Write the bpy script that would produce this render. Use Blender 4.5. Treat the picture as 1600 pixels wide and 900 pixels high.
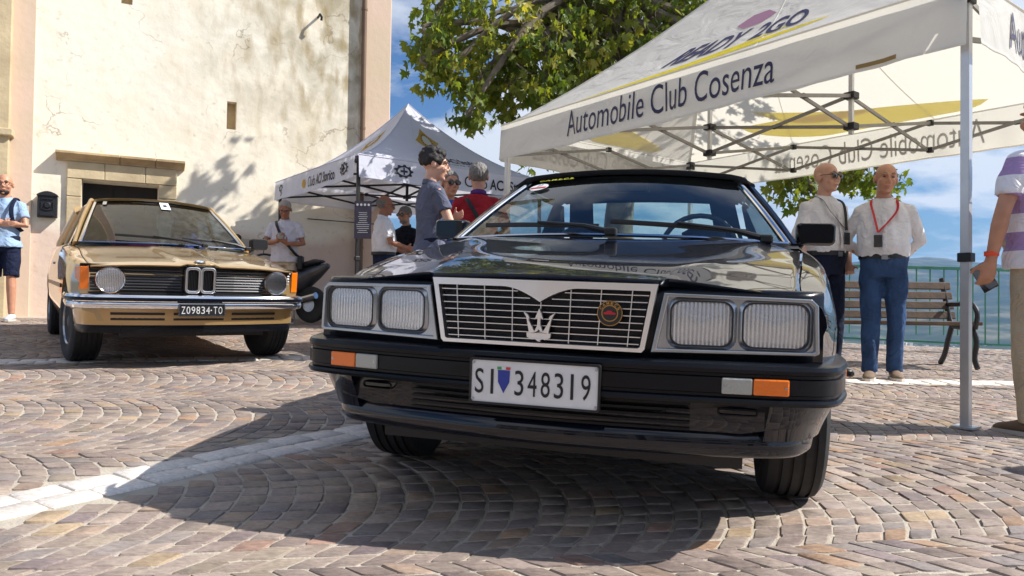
import bpy, bmesh, math, random
import numpy as np
from mathutils import Vector, Matrix, noise
for o in list(bpy.data.objects): bpy.data.objects.remove(o)
S = bpy.context.scene
C = S.collection
PI = math.pi
R = math.radians
random.seed(7)

# ------------------------------------------------------------------ camera
CAM_F, CAM_P, CAM_R, CAM_H = 1148.75, .0196, .0137, .7226      # focal in px of a 1600 px wide frame, pitch, roll, height
cd = bpy.data.cameras.new('camera'); cam = bpy.data.objects.new('camera', cd); C.objects.link(cam)
cd.sensor_width = 36; cd.lens = CAM_F/1600*36; cd.clip_start = .05; cd.clip_end = 60000
_up = Vector((0, -math.sin(CAM_P), math.cos(CAM_P))); _X = Vector((1, 0, 0)); _fw = Vector((0, math.cos(CAM_P), math.sin(CAM_P)))
_r = _X*math.cos(CAM_R) + _up*math.sin(CAM_R); _u = -_X*math.sin(CAM_R) + _up*math.cos(CAM_R)
cam.matrix_world = Matrix(((_r.x, _u.x, -_fw.x, 0), (_r.y, _u.y, -_fw.y, 0), (_r.z, _u.z, -_fw.z, CAM_H), (0, 0, 0, 1)))
S.camera = cam
S.render.resolution_x, S.render.resolution_y = 1024, 576

# ------------------------------------------------------------------ sky and sun
SUN_DIR = Vector((1.05, -.05, 1.0)).normalized()               # towards the sun
sun_el = math.asin(SUN_DIR.z); sun_az = math.atan2(SUN_DIR.x, SUN_DIR.y)
W = bpy.data.worlds.new('World'); S.world = W; W.use_nodes = True
nt = W.node_tree; N = nt.nodes; L = nt.links
bg = N['Background']
sky = N.new('ShaderNodeTexSky'); sky.sky_type = 'NISHITA'; sky.sun_disc = False
sky.sun_elevation = sun_el; sky.sun_rotation = sun_az; sky.air_density = 1.3; sky.dust_density = .6; sky.ozone_density = 2.5
tc = N.new('ShaderNodeTexCoord'); sx = N.new('ShaderNodeSeparateXYZ'); L.new(tc.outputs['Generated'], sx.inputs[0])
def wmath(op, a, b=None):
    n = N.new('ShaderNodeMath'); n.operation = op
    for i, v in enumerate((a, b)):
        if v is None: continue
        if isinstance(v, (int, float)): n.inputs[i].default_value = v
        else: L.new(v, n.inputs[i])
    return n.outputs[0]
zz = wmath('ADD', wmath('MAXIMUM', sx.outputs['Z'], 0.0), .16)
cx = wmath('DIVIDE', sx.outputs['X'], zz); cy = wmath('DIVIDE', sx.outputs['Y'], zz)
cv = N.new('ShaderNodeCombineXYZ'); L.new(cx, cv.inputs[0]); L.new(cy, cv.inputs[1])
nz = N.new('ShaderNodeTexNoise'); nz.inputs['Scale'].default_value = 1.05; nz.inputs['Detail'].default_value = 9; nz.inputs['Roughness'].default_value = .58
nz.inputs['Distortion'].default_value = .3
mp = N.new('ShaderNodeMapping'); mp.inputs['Location'].default_value = (9.88, 21.34, 0); L.new(cv.outputs[0], mp.inputs[0]); L.new(mp.outputs[0], nz.inputs['Vector'])
cr = N.new('ShaderNodeValToRGB'); cr.color_ramp.elements[0].position = .44; cr.color_ramp.elements[1].position = .56; L.new(nz.outputs[0], cr.inputs[0])
tint = N.new('ShaderNodeMix'); tint.data_type = 'RGBA'; tint.blend_type = 'MULTIPLY'; tint.inputs[0].default_value = 1
L.new(sky.outputs[0], tint.inputs[6]); tint.inputs[7].default_value = (.66, .98, 1.42, 1)
cm = N.new('ShaderNodeMix'); cm.data_type = 'RGBA'
L.new(wmath('MULTIPLY', cr.outputs[0], .88), cm.inputs[0]); L.new(tint.outputs[2], cm.inputs[6]); cm.inputs[7].default_value = (12, 12.5, 13.2, 1)
L.new(cm.outputs[2], bg.inputs[0]); bg.inputs[1].default_value = .05
sd = bpy.data.lights.new('sun', 'SUN'); sun = bpy.data.objects.new('sun', sd); C.objects.link(sun)
sd.energy = 5.0; sd.angle = R(.5); sd.color = (1, .96, .90)
sun.rotation_euler = SUN_DIR.to_track_quat('Z', 'Y').to_euler()
S.view_settings.view_transform = 'Standard'; S.view_settings.look = 'None'; S.view_settings.exposure = 0.6; S.view_settings.gamma = 1
S.render.engine = 'CYCLES'
S.cycles.max_bounces = 8; S.cycles.transparent_max_bounces = 12; S.cycles.glossy_bounces = 4; S.cycles.transmission_bounces = 4

# ------------------------------------------------------------------ helpers: layout
GX, GY = -.0186, .0313                                         # the piazza slopes down to the right and up away from the viewer
def gz(x, y): return GX*x + GY*y
def ray(px, py):
    a, b = px-800, py-450
    c, s = math.cos(CAM_R), math.sin(CAM_R); u = (c*a+s*b)/CAM_F; v = (-s*a+c*b)/CAM_F
    return _X*u + _fw - _up*v
def at(px, py, Y):
    d = ray(px, py); return d*(Y/d.y) + Vector((0, 0, CAM_H))
def gp(px, py):
    d = ray(px, py); return d*(CAM_H/(GX*d.x+GY*d.y-d.z)) + Vector((0, 0, CAM_H))
def ground_matrix(x, y, yaw):
    n = Vector((-GX, -GY, 1)).normalized(); fx = Vector((math.cos(yaw), math.sin(yaw), 0)); fx = (fx-n*fx.dot(n)).normalized(); fy = n.cross(fx)
    return Matrix(((fx.x, fy.x, n.x, x), (fx.y, fy.y, n.y, y), (fx.z, fy.z, n.z, gz(x, y)), (0, 0, 0, 1)))

# ------------------------------------------------------------------ helpers: materials
def srgb(r, g, b):
    f = lambda c: (c/255/12.92 if c/255 <= .04045 else ((c/255+.055)/1.055)**2.4)
    return (f(r), f(g), f(b))
def mat(name, col, rough=.5, metal=0, var=0, scale=8, bump=0, bscale=40, coat=0, spec=.5, trans=0, alpha=1, detail=5, col2=None, emis=None):
    m = bpy.data.materials.new(name); m.use_nodes = True; t = m.node_tree; b = t.nodes['Principled BSDF']
    b.inputs['Base Color'].default_value = (*col[:3], 1); b.inputs['Roughness'].default_value = rough; b.inputs['Metallic'].default_value = metal
    b.inputs['Coat Weight'].default_value = coat; b.inputs['Specular IOR Level'].default_value = spec
    b.inputs['Coat Roughness'].default_value = .02
    if trans: b.inputs['Transmission Weight'].default_value = trans
    if var or col2:
        c = t.nodes.new('ShaderNodeTexCoord'); n = t.nodes.new('ShaderNodeTexNoise'); n.inputs['Scale'].default_value = scale; n.inputs['Detail'].default_value = detail
        t.links.new(c.outputs['Object'], n.inputs['Vector'])
        r = t.nodes.new('ShaderNodeValToRGB'); r.color_ramp.elements[0].position = .3; r.color_ramp.elements[1].position = .7
        if col2: a, d = col, col2
        else: a = tuple(max(0, x*(1-var)) for x in col); d = tuple(min(1, x*(1+var)) for x in col)
        r.color_ramp.elements[0].color = (*a[:3], 1); r.color_ramp.elements[1].color = (*d[:3], 1)
        t.links.new(n.outputs[0], r.inputs[0]); t.links.new(r.outputs[0], b.inputs['Base Color'])
    if bump:
        c = t.nodes.new('ShaderNodeTexCoord'); n = t.nodes.new('ShaderNodeTexNoise'); n.inputs['Scale'].default_value = bscale; n.inputs['Detail'].default_value = 6
        t.links.new(c.outputs['Object'], n.inputs['Vector'])
        k = t.nodes.new('ShaderNodeBump'); k.inputs['Strength'].default_value = bump; k.inputs['Distance'].default_value = .01
        t.links.new(n.outputs[0], k.inputs['Height']); t.links.new(k.outputs[0], b.inputs['Normal'])
    if emis: b.inputs['Emission Color'].default_value = (*emis, 1); b.inputs['Emission Strength'].default_value = 1
    return m
def glass_mat(name, tint=(.8, .9, .9), refl_rough=.0, strength=1.0):
    m = bpy.data.materials.new(name); m.use_nodes = True; t = m.node_tree; n = t.nodes; n.remove(n['Principled BSDF'])
    o = n['Material Output']; tr = n.new('ShaderNodeBsdfTransparent'); tr.inputs[0].default_value = (*tint, 1)
    g = n.new('ShaderNodeBsdfGlossy'); g.inputs['Roughness'].default_value = refl_rough
    f = n.new('ShaderNodeFresnel'); ge = n.new('ShaderNodeNewGeometry'); io = n.new('ShaderNodeMapRange'); io.inputs[3].default_value = 1.5; io.inputs[4].default_value = 1/1.5; t.links.new(ge.outputs['Backfacing'], io.inputs[0]); t.links.new(io.outputs[0], f.inputs[0])
    mu = n.new('ShaderNodeMath'); mu.operation = 'MULTIPLY'; mu.inputs[1].default_value = strength; mu.use_clamp = True
    mx = n.new('ShaderNodeMixShader'); t.links.new(f.outputs[0], mu.inputs[0]); t.links.new(mu.outputs[0], mx.inputs[0]); t.links.new(tr.outputs[0], mx.inputs[1]); t.links.new(g.outputs[0], mx.inputs[2]); t.links.new(mx.outputs[0], o.inputs[0])
    return m
def fabric_mat(name, col, transl=.45, rough=.85, weave=True):
    m = bpy.data.materials.new(name); m.use_nodes = True; t = m.node_tree; n = t.nodes; n.remove(n['Principled BSDF'])
    o = n['Material Output']; d = n.new('ShaderNodeBsdfPrincipled'); d.inputs['Base Color'].default_value = (*col, 1); d.inputs['Roughness'].default_value = .55
    d.inputs['Specular IOR Level'].default_value = .3
    tl = n.new('ShaderNodeBsdfTranslucent'); tl.inputs[0].default_value = (col[0], col[1]*.975, col[2]*.90, 1)
    mx = n.new('ShaderNodeMixShader'); mx.inputs[0].default_value = transl
    c = n.new('ShaderNodeTexCoord'); z = n.new('ShaderNodeTexNoise'); z.inputs['Scale'].default_value = 3; z.inputs['Detail'].default_value = 4; t.links.new(c.outputs['Object'], z.inputs['Vector'])
    b = n.new('ShaderNodeBump'); b.inputs['Strength'].default_value = .6; b.inputs['Distance'].default_value = .05; z.inputs['Distortion'].default_value = .8; t.links.new(z.outputs[0], b.inputs['Height']); t.links.new(b.outputs[0], d.inputs['Normal'])
    t.links.new(d.outputs[0], mx.inputs[1]); t.links.new(tl.outputs[0], mx.inputs[2]); t.links.new(mx.outputs[0], o.inputs[0])
    return m
M = {}
M['black'] = mat('black_plastic', (.012, .012, .013), .45, bump=.05, bscale=200)
M['rubber'] = mat('tyre_rubber', (.018, .018, .018), .75, var=.3, scale=30, bump=.15, bscale=90)
M['bumper_black'] = mat('bumper_black', (.004, .005, .008), .26, spec=.24, var=.3, scale=5, bump=.03, bscale=150)
M['chrome'] = mat('chrome', (.78, .78, .80), .10, 1)
M['satin'] = mat('satin_metal', (.40, .42, .45), .26, 1, var=.12, scale=9)
M['alu'] = mat('aluminium', (.62, .63, .65), .35, 1, var=.08, scale=20)
M['bright'] = mat('bright_trim', (.92, .92, .93), .30, 1)
M['white_paint'] = mat('white_paint', (.78, .78, .77), .4, var=.05, scale=10)
M['orange'] = mat('orange_lens', srgb(235, 115, 15), .12, coat=.5, bump=.3, bscale=160)
M['lens_white'] = mat('white_lens', srgb(165, 165, 158), .15, coat=.5, bump=.3, bscale=160)
M['print_dark'] = mat('navy_print', srgb(45, 42, 78), .6)
M['print_black'] = mat('black_print', srgb(28, 27, 32), .6)
M['plate_white'] = mat('plate_white', (.72, .72, .72), .4, var=.05, scale=30)
M['plate_black'] = mat('plate_black', (.012, .012, .014), .4)
M['red'] = mat('red_print', srgb(190, 30, 45), .5)
M['yellow'] = fabric_mat('yellow_print', srgb(238, 222, 60), .45)

# ------------------------------------------------------------------ helpers: meshes
class MB:
    def __init__(s): s.v = []; s.f = []
    def add(s, vs, fs):
        k = len(s.v); s.v += [tuple(v) for v in vs]; s.f += [tuple(i+k for i in f) for f in fs]; return s
    def box(s, c, d, rot=None, taper=0):
        c = Vector(c); vs = []
        for z in (-1, 1):
            q = 1-taper if z > 0 else 1
            for x, y in ((-1, -1), (1, -1), (1, 1), (-1, 1)):
                p = Vector((x*d[0]/2*q, y*d[1]/2*q, z*d[2]/2))
                vs.append(c+(rot @ p if rot else p))
        return s.add(vs, [(3, 2, 1, 0), (4, 5, 6, 7), (0, 1, 5, 4), (1, 2, 6, 5), (2, 3, 7, 6), (3, 0, 4, 7)])
    def bar(s, a, b, w, h=None, up=(0, 0, 1)):
        a, b = Vector(a), Vector(b); h = h or w; d = (b-a); l = d.length; d = d/l; u = Vector(up)
        if abs(d.dot(u)) > .98: u = Vector((0, 1, 0))
        x = d.cross(u).normalized(); z = x.cross(d)
        return s.box((a+b)/2, (w, l, h), Matrix((x, d, z)).transposed())
    def tube(s, pts, r, n=10, cap=True, up=(0, 0, 1), flat=1.0):
        pts = [Vector(p) for p in pts]; rr = r if isinstance(r, (list, tuple)) else [r]*len(pts); k = len(s.v); rings = []
        prev = None
        for i, p in enumerate(pts):
            d = (pts[min(i+1, len(pts)-1)]-pts[max(i-1, 0)]).normalized()
            if prev is None:
                u = Vector(up)
                if abs(d.dot(u)) > .95: u = Vector((0, 1, 0))
                x = d.cross(u).normalized()
            else: x = (prev-d*prev.dot(d)).normalized()
            prev = x; y = d.cross(x)
            rx, ry = rr[i] if isinstance(rr[i], (list, tuple)) else (rr[i], rr[i]*flat)
            rings.append([p+x*math.cos(2*PI*j/n)*rx+y*math.sin(2*PI*j/n)*ry for j in range(n)])
        return s.loft(rings, cap=cap)
    def loft(s, rings, closed=True, cap=True):
        n = len(rings[0]); vs = [p for r in rings for p in r]; fs = []
        for i in range(len(rings)-1):
            for j in range(n if closed else n-1):
                fs.append((i*n+j, i*n+(j+1) % n, (i+1)*n+(j+1) % n, (i+1)*n+j))
        if cap and closed: fs.append(tuple(range(n-1, -1, -1))); fs.append(tuple((len(rings)-1)*n+j for j in range(n)))
        return s.add(vs, fs)
    def grid(s, rows): return s.loft(rows, closed=False, cap=False)
    def lathe(s, prof, n=32, axis='x', c=(0, 0, 0)):
        c = Vector(c); rings = []
        for a, r in prof:
            ring = []
            for j in range(n):
                t = 2*PI*j/n; q = (a, r*math.cos(t), r*math.sin(t))
                ring.append(c+Vector(q if axis == 'x' else ((q[1], q[0], q[2]) if axis == 'y' else (q[1], q[2], q[0]))))
            rings.append(ring)
        return s.loft(rings)
    def ell(s, c, r, n=16, m=10, rot=None):
        c = Vector(c); rings = []
        for i in range(1, m):
            a = PI*i/m; ring = []
            for j in range(n):
                t = 2*PI*j/n; p = Vector((r[0]*math.sin(a)*math.cos(t), r[1]*math.sin(a)*math.sin(t), -r[2]*math.cos(a)))
                ring.append(c+(rot @ p if rot else p))
            rings.append(ring)
        return s.loft(rings)
    def prism(s, poly, fn, depth=1):
        """poly: 2-D outline; fn(u, v, w) -> point, w = 0 front, 1 back"""
        n = len(poly); vs = [fn(u, v, 0) for u, v in poly]+[fn(u, v, depth) for u, v in poly]
        return s.add(vs, [tuple(range(n)), tuple(range(2*n-1, n-1, -1))]+[(j, j+n, (j+1) % n+n, (j+1) % n) for j in range(n)])
    def build(s, name, m, parent=None, smooth=35, fix=True, bevel=0, sub=0):
        me = bpy.data.meshes.new(name); me.from_pydata(s.v, [], s.f)
        if fix:
            b = bmesh.new(); b.from_mesh(me); bmesh.ops.recalc_face_normals(b, faces=b.faces); b.to_mesh(me); b.free()
        me.update()
        if smooth: shade(me, smooth)
        return link(name, me, m, parent, bevel, sub)
def shade(me, ang):
    me.polygons.foreach_set('use_smooth', [True]*len(me.polygons)); me.set_sharp_from_angle(angle=R(ang))
def link(name, me, m, parent=None, bevel=0, sub=0):
    o = bpy.data.objects.new(name, me); C.objects.link(o)
    if m and not me.materials: me.materials.append(M[m] if isinstance(m, str) else m)
    if parent: o.parent = parent
    if bevel:
        b = o.modifiers.new('bevel', 'BEVEL'); b.width = bevel; b.segments = 2; b.limit_method = 'ANGLE'; b.angle_limit = R(40)
    if sub:
        b = o.modifiers.new('sub', 'SUBSURF'); b.levels = sub; b.render_levels = sub
    return o
def thing(name, label, cat, mw=None, group=None):
    o = bpy.data.objects.new(name, None); C.objects.link(o); o.empty_display_size = .1
    if mw is not None: o.matrix_world = mw
    return tag(o, label, cat, group)
def tag(o, label=None, cat=None, group=None, kind=None):
    if label: o['label'] = label
    if cat: o['category'] = cat
    if group: o['group'] = group
    if kind: o['kind'] = kind
    return o
def xyz(x, y, z, rz=0): return Matrix.Translation((x, y, z)) @ Matrix.Rotation(rz, 4, 'Z')
def text_data(s, bold=0, shear=0):
    cu = bpy.data.curves.new('t', 'FONT'); cu.body = s; cu.size = 1; cu.offset = bold; cu.shear = shear; cu.resolution_u = 4
    ob = bpy.data.objects.new('t', cu); C.objects.link(ob)
    dg = bpy.context.evaluated_depsgraph_get(); dg.update(); me = bpy.data.meshes.new_from_object(ob.evaluated_get(dg))
    vs = [v.co.copy() for v in me.vertices]; fs = [tuple(p.vertices) for p in me.polygons]
    bpy.data.objects.remove(ob); bpy.data.curves.remove(cu); bpy.data.meshes.remove(me)
    return vs, fs
def text_on(name, s, fn, u0, u1, v0, v1, m, parent, bold=0, shear=0):
    """lay lettering in the rectangle u0..u1, v0..v1 of a surface fn(u, v) -> point"""
    vs, fs = text_data(s, bold, shear)
    if not vs: return None
    xs = [v.x for v in vs]; ys = [v.y for v in vs]; a, b, c, d = min(xs), max(xs), min(ys), max(ys)
    pts = [fn(u0+(v.x-a)/(b-a)*(u1-u0), v0+(v.y-c)/(d-c)*(v1-v0)) for v in vs]
    return MB().add(pts, fs).build(name, m, parent, smooth=0, fix=False)
def evalmesh(o):
    dg = bpy.context.evaluated_depsgraph_get(); dg.update()
    return bpy.data.meshes.new_from_object(o.evaluated_get(dg))
def catmull(pts, n):
    pts = [Vector(p) for p in pts]; out = []
    for i in range(len(pts)-1):
        p0 = pts[max(i-1, 0)]; p1 = pts[i]; p2 = pts[i+1]; p3 = pts[min(i+2, len(pts)-1)]
        for k in range(n):
            t = k/n; out.append(.5*((2*p1)+(p2-p0)*t+(2*p0-5*p1+4*p2-p3)*t*t+(3*p1-p0-3*p2+p3)*t**3))
    out.append(pts[-1]); return out
def lerp_table(tab, x):
    """smooth interpolation of rows (x, a, b, ...)"""
    if x <= tab[0][0]: return tab[0][1:]
    for i in range(len(tab)-1):
        if x <= tab[i+1][0]:
            p1, p2 = tab[i], tab[i+1]; p0 = tab[max(i-1, 0)]; p3 = tab[min(i+2, len(tab)-1)]; t = (x-p1[0])/(p2[0]-p1[0]); h = p2[0]-p1[0]; out = []
            for k in range(1, len(p1)):
                d1 = (p2[k]-p0[k])/(p2[0]-p0[0]) if p2[0] != p0[0] else 0; d2 = (p3[k]-p1[k])/(p3[0]-p1[0]) if p3[0] != p1[0] else 0
                d = (p2[k]-p1[k])/h
                if d == 0: d1 = d2 = 0
                else:
                    d1 = max(min(d1/d, 3), 0)*d; d2 = max(min(d2/d, 3), 0)*d
                out.append((2*t**3-3*t*t+1)*p1[k]+(t**3-2*t*t+t)*h*d1+(-2*t**3+3*t*t)*p2[k]+(t**3-t*t)*h*d2)
            return out
    return tab[-1][1:]
# ================================================================== the setting
def stone_mat(name, far=False):
    m = bpy.data.materials.new(name); m.use_nodes = True; t = m.node_tree; n = t.nodes; l = t.links; b = n['Principled BSDF']
    tc = n.new('ShaderNodeTexCoord')
    if far:
        vo = n.new('ShaderNodeTexVoronoi'); vo.inputs['Scale'].default_value = 9; l.new(tc.outputs['Object'], vo.inputs['Vector'])
        ve = n.new('ShaderNodeTexVoronoi'); ve.feature = 'DISTANCE_TO_EDGE'; ve.inputs['Scale'].default_value = 9; l.new(tc.outputs['Object'], ve.inputs['Vector'])
        sep = n.new('ShaderNodeSeparateColor'); l.new(vo.outputs['Color'], sep.inputs[0])
        rp = n.new('ShaderNodeValToRGB'); e = rp.color_ramp.elements; e[0].color = (*srgb(112, 98, 92), 1); e[1].color = (*srgb(160, 140, 122), 1); x = e.new(.5); x.color = (*srgb(138, 124, 116), 1)
        l.new(sep.outputs[0], rp.inputs[0]); mr = n.new('ShaderNodeMapRange'); mr.inputs[1].default_value = .03; mr.inputs[2].default_value = .07; l.new(ve.outputs[0], mr.inputs[0])
        mx = n.new('ShaderNodeMix'); mx.data_type = 'RGBA'; l.new(mr.outputs[0], mx.inputs[0]); mx.inputs[6].default_value = (*srgb(185, 176, 164), 1); l.new(rp.outputs[0], mx.inputs[7]); l.new(mx.outputs[2], b.inputs['Base Color'])
    else:
        at_ = n.new('ShaderNodeAttribute'); at_.attribute_name = 'tone'
        nz = n.new('ShaderNodeTexNoise'); nz.inputs['Scale'].default_value = 45; nz.inputs['Detail'].default_value = 8; nz.inputs['Roughness'].default_value = .65
        mpn = n.new('ShaderNodeMapping'); mpn.inputs['Scale'].default_value = (1, 2.2, 1); l.new(tc.outputs['Object'], mpn.inputs[0]); l.new(mpn.outputs[0], nz.inputs['Vector'])
        rp = n.new('ShaderNodeValToRGB'); rp.color_ramp.elements[0].position = .32; rp.color_ramp.elements[1].position = .72
        rp.color_ramp.elements[0].color = (.68, .66, .66, 1); rp.color_ramp.elements[1].color = (1.25, 1.22, 1.18, 1); l.new(nz.outputs[0], rp.inputs[0])
        mx = n.new('ShaderNodeMix'); mx.data_type = 'RGBA'; mx.blend_type = 'MULTIPLY'; mx.inputs[0].default_value = 1; l.new(at_.outputs[0], mx.inputs[6]); l.new(rp.outputs[0], mx.inputs[7]); n2 = n.new('ShaderNodeTexNoise'); n2.inputs['Scale'].default_value = 1.3; n2.inputs['Detail'].default_value = 7; l.new(tc.outputs['Object'], n2.inputs['Vector']); r2 = n.new('ShaderNodeValToRGB'); r2.color_ramp.elements[0].position = .36; r2.color_ramp.elements[1].position = .62; r2.color_ramp.elements[0].color = (.82, .80, .79, 1); r2.color_ramp.elements[1].color = (1.06, 1.05, 1.04, 1); l.new(n2.outputs[0], r2.inputs[0])
        m3_ = n.new('ShaderNodeMix'); m3_.data_type = 'RGBA'; m3_.blend_type = 'MULTIPLY'; m3_.inputs[0].default_value = 1; l.new(mx.outputs[2], m3_.inputs[6]); l.new(r2.outputs[0], m3_.inputs[7]); l.new(m3_.outputs[2], b.inputs['Base Color'])
        bp = n.new('ShaderNodeBump'); bp.inputs['Strength'].default_value = .55; bp.inputs['Distance'].default_value = .006; l.new(nz.outputs[0], bp.inputs['Height']); l.new(bp.outputs[0], b.inputs['Normal'])
    b.inputs['Roughness'].default_value = .62; b.inputs['Specular IOR Level'].default_value = .35
    return m
M['cobble'] = stone_mat('porphyry_stone'); M['cobble_far'] = stone_mat('porphyry_paving', True)
M['mortar'] = mat('sand_joint', srgb(178, 168, 153), .95, var=.14, scale=14, bump=.6, bscale=120)
edge = [(-40, 14.5), (-1.2, 14.2), (2.0, 10.6), (12, 9.3), (45, 8.4)]
pv = [(-40, -25), (45, -25)]+edge[::-1]
mb = MB(); mb.prism(pv, lambda u, v, w: Vector((u, v, gz(u, v)-.025-w*3)))
piazza = tag(mb.build('piazza', 'cobble_far', smooth=0), kind='structure')
mb = MB(); q = [(-13, -2.2), (10.5, -2.2), (12, 9.2), (2, 10.4), (-1.2, 13.4), (-13, 12.8)]
mb.add([Vector((x, y, gz(x, y)-.0038)) for x, y in q], [tuple(range(6))]); mb.build('joint_sand', 'mortar', piazza, smooth=0)
# light border strips in the paving
STRIPS = [catmull([(-3.4, -.6, 0), (-2.35, .95, 0), (-1.5, 2.2, 0), (-.72, 3.36, 0), (.35, 4.55, 0), (1.5, 5.4, 0), (2.75, 5.87, 0), (4.2, 6.08, 0), (6.5, 6.2, 0), (9.5, 6.25, 0)], 24),
          catmull([(-9.5, 2.9, 0), (-6.3, 4.25, 0), (-3.66, 5.42, 0), (-1.74, 6.27, 0), (0.2, 7.1, 0), (2.2, 7.9, 0)], 30)]
SNP = [np.array([(p.x, p.y) for p in s]) for s in STRIPS]
def strip_dist(x, y): return min(float(np.min(np.hypot(s[:, 0]-x, s[:, 1]-y))) for s in SNP)
def stone_geo(quad, top, rnd):
    """one hewn stone: four bevelled corners round a slightly domed top"""
    c = sum((Vector((p[0], p[1])) for p in quad), Vector((0, 0)))/4; n = len(quad); vs = []
    tilt = (rnd.uniform(-.02, .02), rnd.uniform(-.02, .02)); up = top+rnd.uniform(-.0022, .0022)
    def P(p, k, dz):
        x = c.x+(p[0]-c.x)*k; y = c.y+(p[1]-c.y)*k
        return (x, y, gz(x, y)+up+dz+(x-c.x)*tilt[0]+(y-c.y)*tilt[1])
    # eight-sided outline: corners chamfered
    o = []
    for i in range(4):
        a, b, d = Vector(quad[i-1][:2]), Vector(quad[i][:2]), Vector(quad[(i+1) % 4][:2]); k = rnd.uniform(.03, .12); k2 = rnd.uniform(.03, .12)
        o += [b+(a-b)*k, b+(d-b)*k2]
    for k, dz in ((1, -.03), (1, -.0045), (.93, 0)): vs += [P(p, k, dz+(rnd.uniform(-.0015, .0015) if k < 1 else 0)) for p in o]
    m = 8; fs = []
    for r_ in range(2):
        for j in range(m): fs.append((r_*m+j, r_*m+(j+1) % m, (r_+1)*m+(j+1) % m, (r_+1)*m+j))
    fs.append(tuple(2*m+j for j in range(m)))
    return vs, fs
PAL = [srgb(150, 140, 132), srgb(143, 132, 126), srgb(154, 143, 134), srgb(138, 132, 129), srgb(157, 141, 127), srgb(147, 138, 126), srgb(132, 122, 122), srgb(162, 151, 140)]
PALX = [srgb(162, 138, 116), srgb(164, 148, 124), srgb(152, 128, 116)]
rs = random.Random(3); stones = []
AX = R(12); ca, sa = math.cos(AX), math.sin(AX); WC = 1.25; PT = .088; RC = WC*.72
nst = 15
tmax = math.asin(WC/2/RC)
for c in range(-9, 14):
    t0 = c*WC
    for k in range(-180, 180):
        ph = (c % 2)*.05
        m = nst+rs.choice((-1, 0, 0, 1)); cuts = [-tmax+2*tmax*j/m+(rs.uniform(-.012, .012) if 0 < j < m else 0) for j in range(m+1)]
        # rough visibility cull for the row
        s0 = k*PT; xr = s0*ca-t0*sa; yr = s0*sa+t0*ca
        if yr < -2.4 or yr > 12.5 or abs(xr) > .80*max(yr, 0)+3.2: continue
        for j in range(m):
            a, b = cuts[j], cuts[j+1]; g = .0036/RC; th = .0036
            def Q(an, kk, d): 
                s = kk*PT+ph+RC*math.cos(an)-RC+d; t = t0+RC*math.sin(an); s += rs.uniform(-.005, .005); t += rs.uniform(-.005, .005)
                return (s*ca-t*sa, s*sa+t*ca)
            quad = [Q(a+g, k, th), Q(a+g, k+1, -th), Q(b-g, k+1, -th), Q(b-g, k, th)]
            x = sum(p[0] for p in quad)/4; y = sum(p[1] for p in quad)/4
            if y < -2.1 or y > 12.6 or abs(x) > .78*max(y, 0)+2.6: continue
            if x < -1 and y > 9.9+.53*(x+6.4): continue
            if x >= 1.6 and y > 10.3-.12*(x-2): continue
            if strip_dist(x, y) < .165: continue
            stones.append((math.hypot(x, y) if y > .9 and abs(x) < .72*y+.15 else 99+abs(y), quad))
stones.sort(key=lambda s: s[0])
def stone_mesh(name, items, rnd, top=0.0, pal=None):
    V, F, T = [], [], []
    for quad in items:
        vs, fs = stone_geo(quad, top, rnd); k = len(V); V += vs; F += [tuple(i+k for i in f) for f in fs]
        col = pal if pal else (PAL[min(7, int(abs(rnd.gauss(0, 3.2))))] if rnd.random() > .06 else rnd.choice(PALX)); q = 1 if pal else rnd.uniform(.86, 1.13)
        T += [(col[0]*q*1.03, col[1]*q*.995, col[2]*q*.985, 1)]*len(vs)
    me = bpy.data.meshes.new(name); me.from_pydata(V, [], F); a = me.color_attributes.new('tone', 'FLOAT_COLOR', 'POINT'); a.data.foreach_set('color', [c for t in T for c in t])
    b = bmesh.new(); b.from_mesh(me); bmesh.ops.recalc_face_normals(b, faces=b.faces); b.to_mesh(me); b.free(); shade(me, 50)
    return me
for _, quad in stones[:300]: link('paving_stone', stone_mesh('paving_stone', [quad], rs), 'cobble', piazza)
o = link('paving_stones', stone_mesh('paving_stones', [s[1] for s in stones[300:]], rs), 'cobble', piazza); o['kind'] = 'stuff'
WHITE = srgb(230, 228, 222)
for st in STRIPS:
    acc = 0; nextc = 0; pts = st
    for i in range(len(pts)-1):
        pass
    # resample at slab length
    d = [0]
    for i in range(1, len(pts)): d.append(d[-1]+(pts[i]-pts[i-1]).length)
    def on(s):
        for i in range(1, len(d)):
            if d[i] >= s: k = (s-d[i-1])/(d[i]-d[i-1]); p = pts[i-1].lerp(pts[i], k); return p, (pts[i]-pts[i-1]).normalized()
        return pts[-1], (pts[-1]-pts[-2]).normalized()
    for row in (-1, 1):
        s = rs.uniform(0, .1)
        while s < d[-1]-.2:
            w = rs.uniform(.13, .19); a, ta = on(s+.004); b, tb = on(s+w-.004); na = Vector((-ta.y, ta.x, 0)); nb = Vector((-tb.y, tb.x, 0)); s += w
            i0, i1 = .004*row, .122*row
            quad = [a+na*i0, a+na*i1, b+nb*i1, b+nb*i0]
            if a.y < .3 or abs(a.x) > .78*a.y+1.2: continue
            link('border_slab', stone_mesh('border_slab', [quad], rs, .003, (lambda k_: tuple(c*k_ for c in WHITE))(rs.uniform(.82, 1.05))), 'cobble', piazza)

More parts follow.
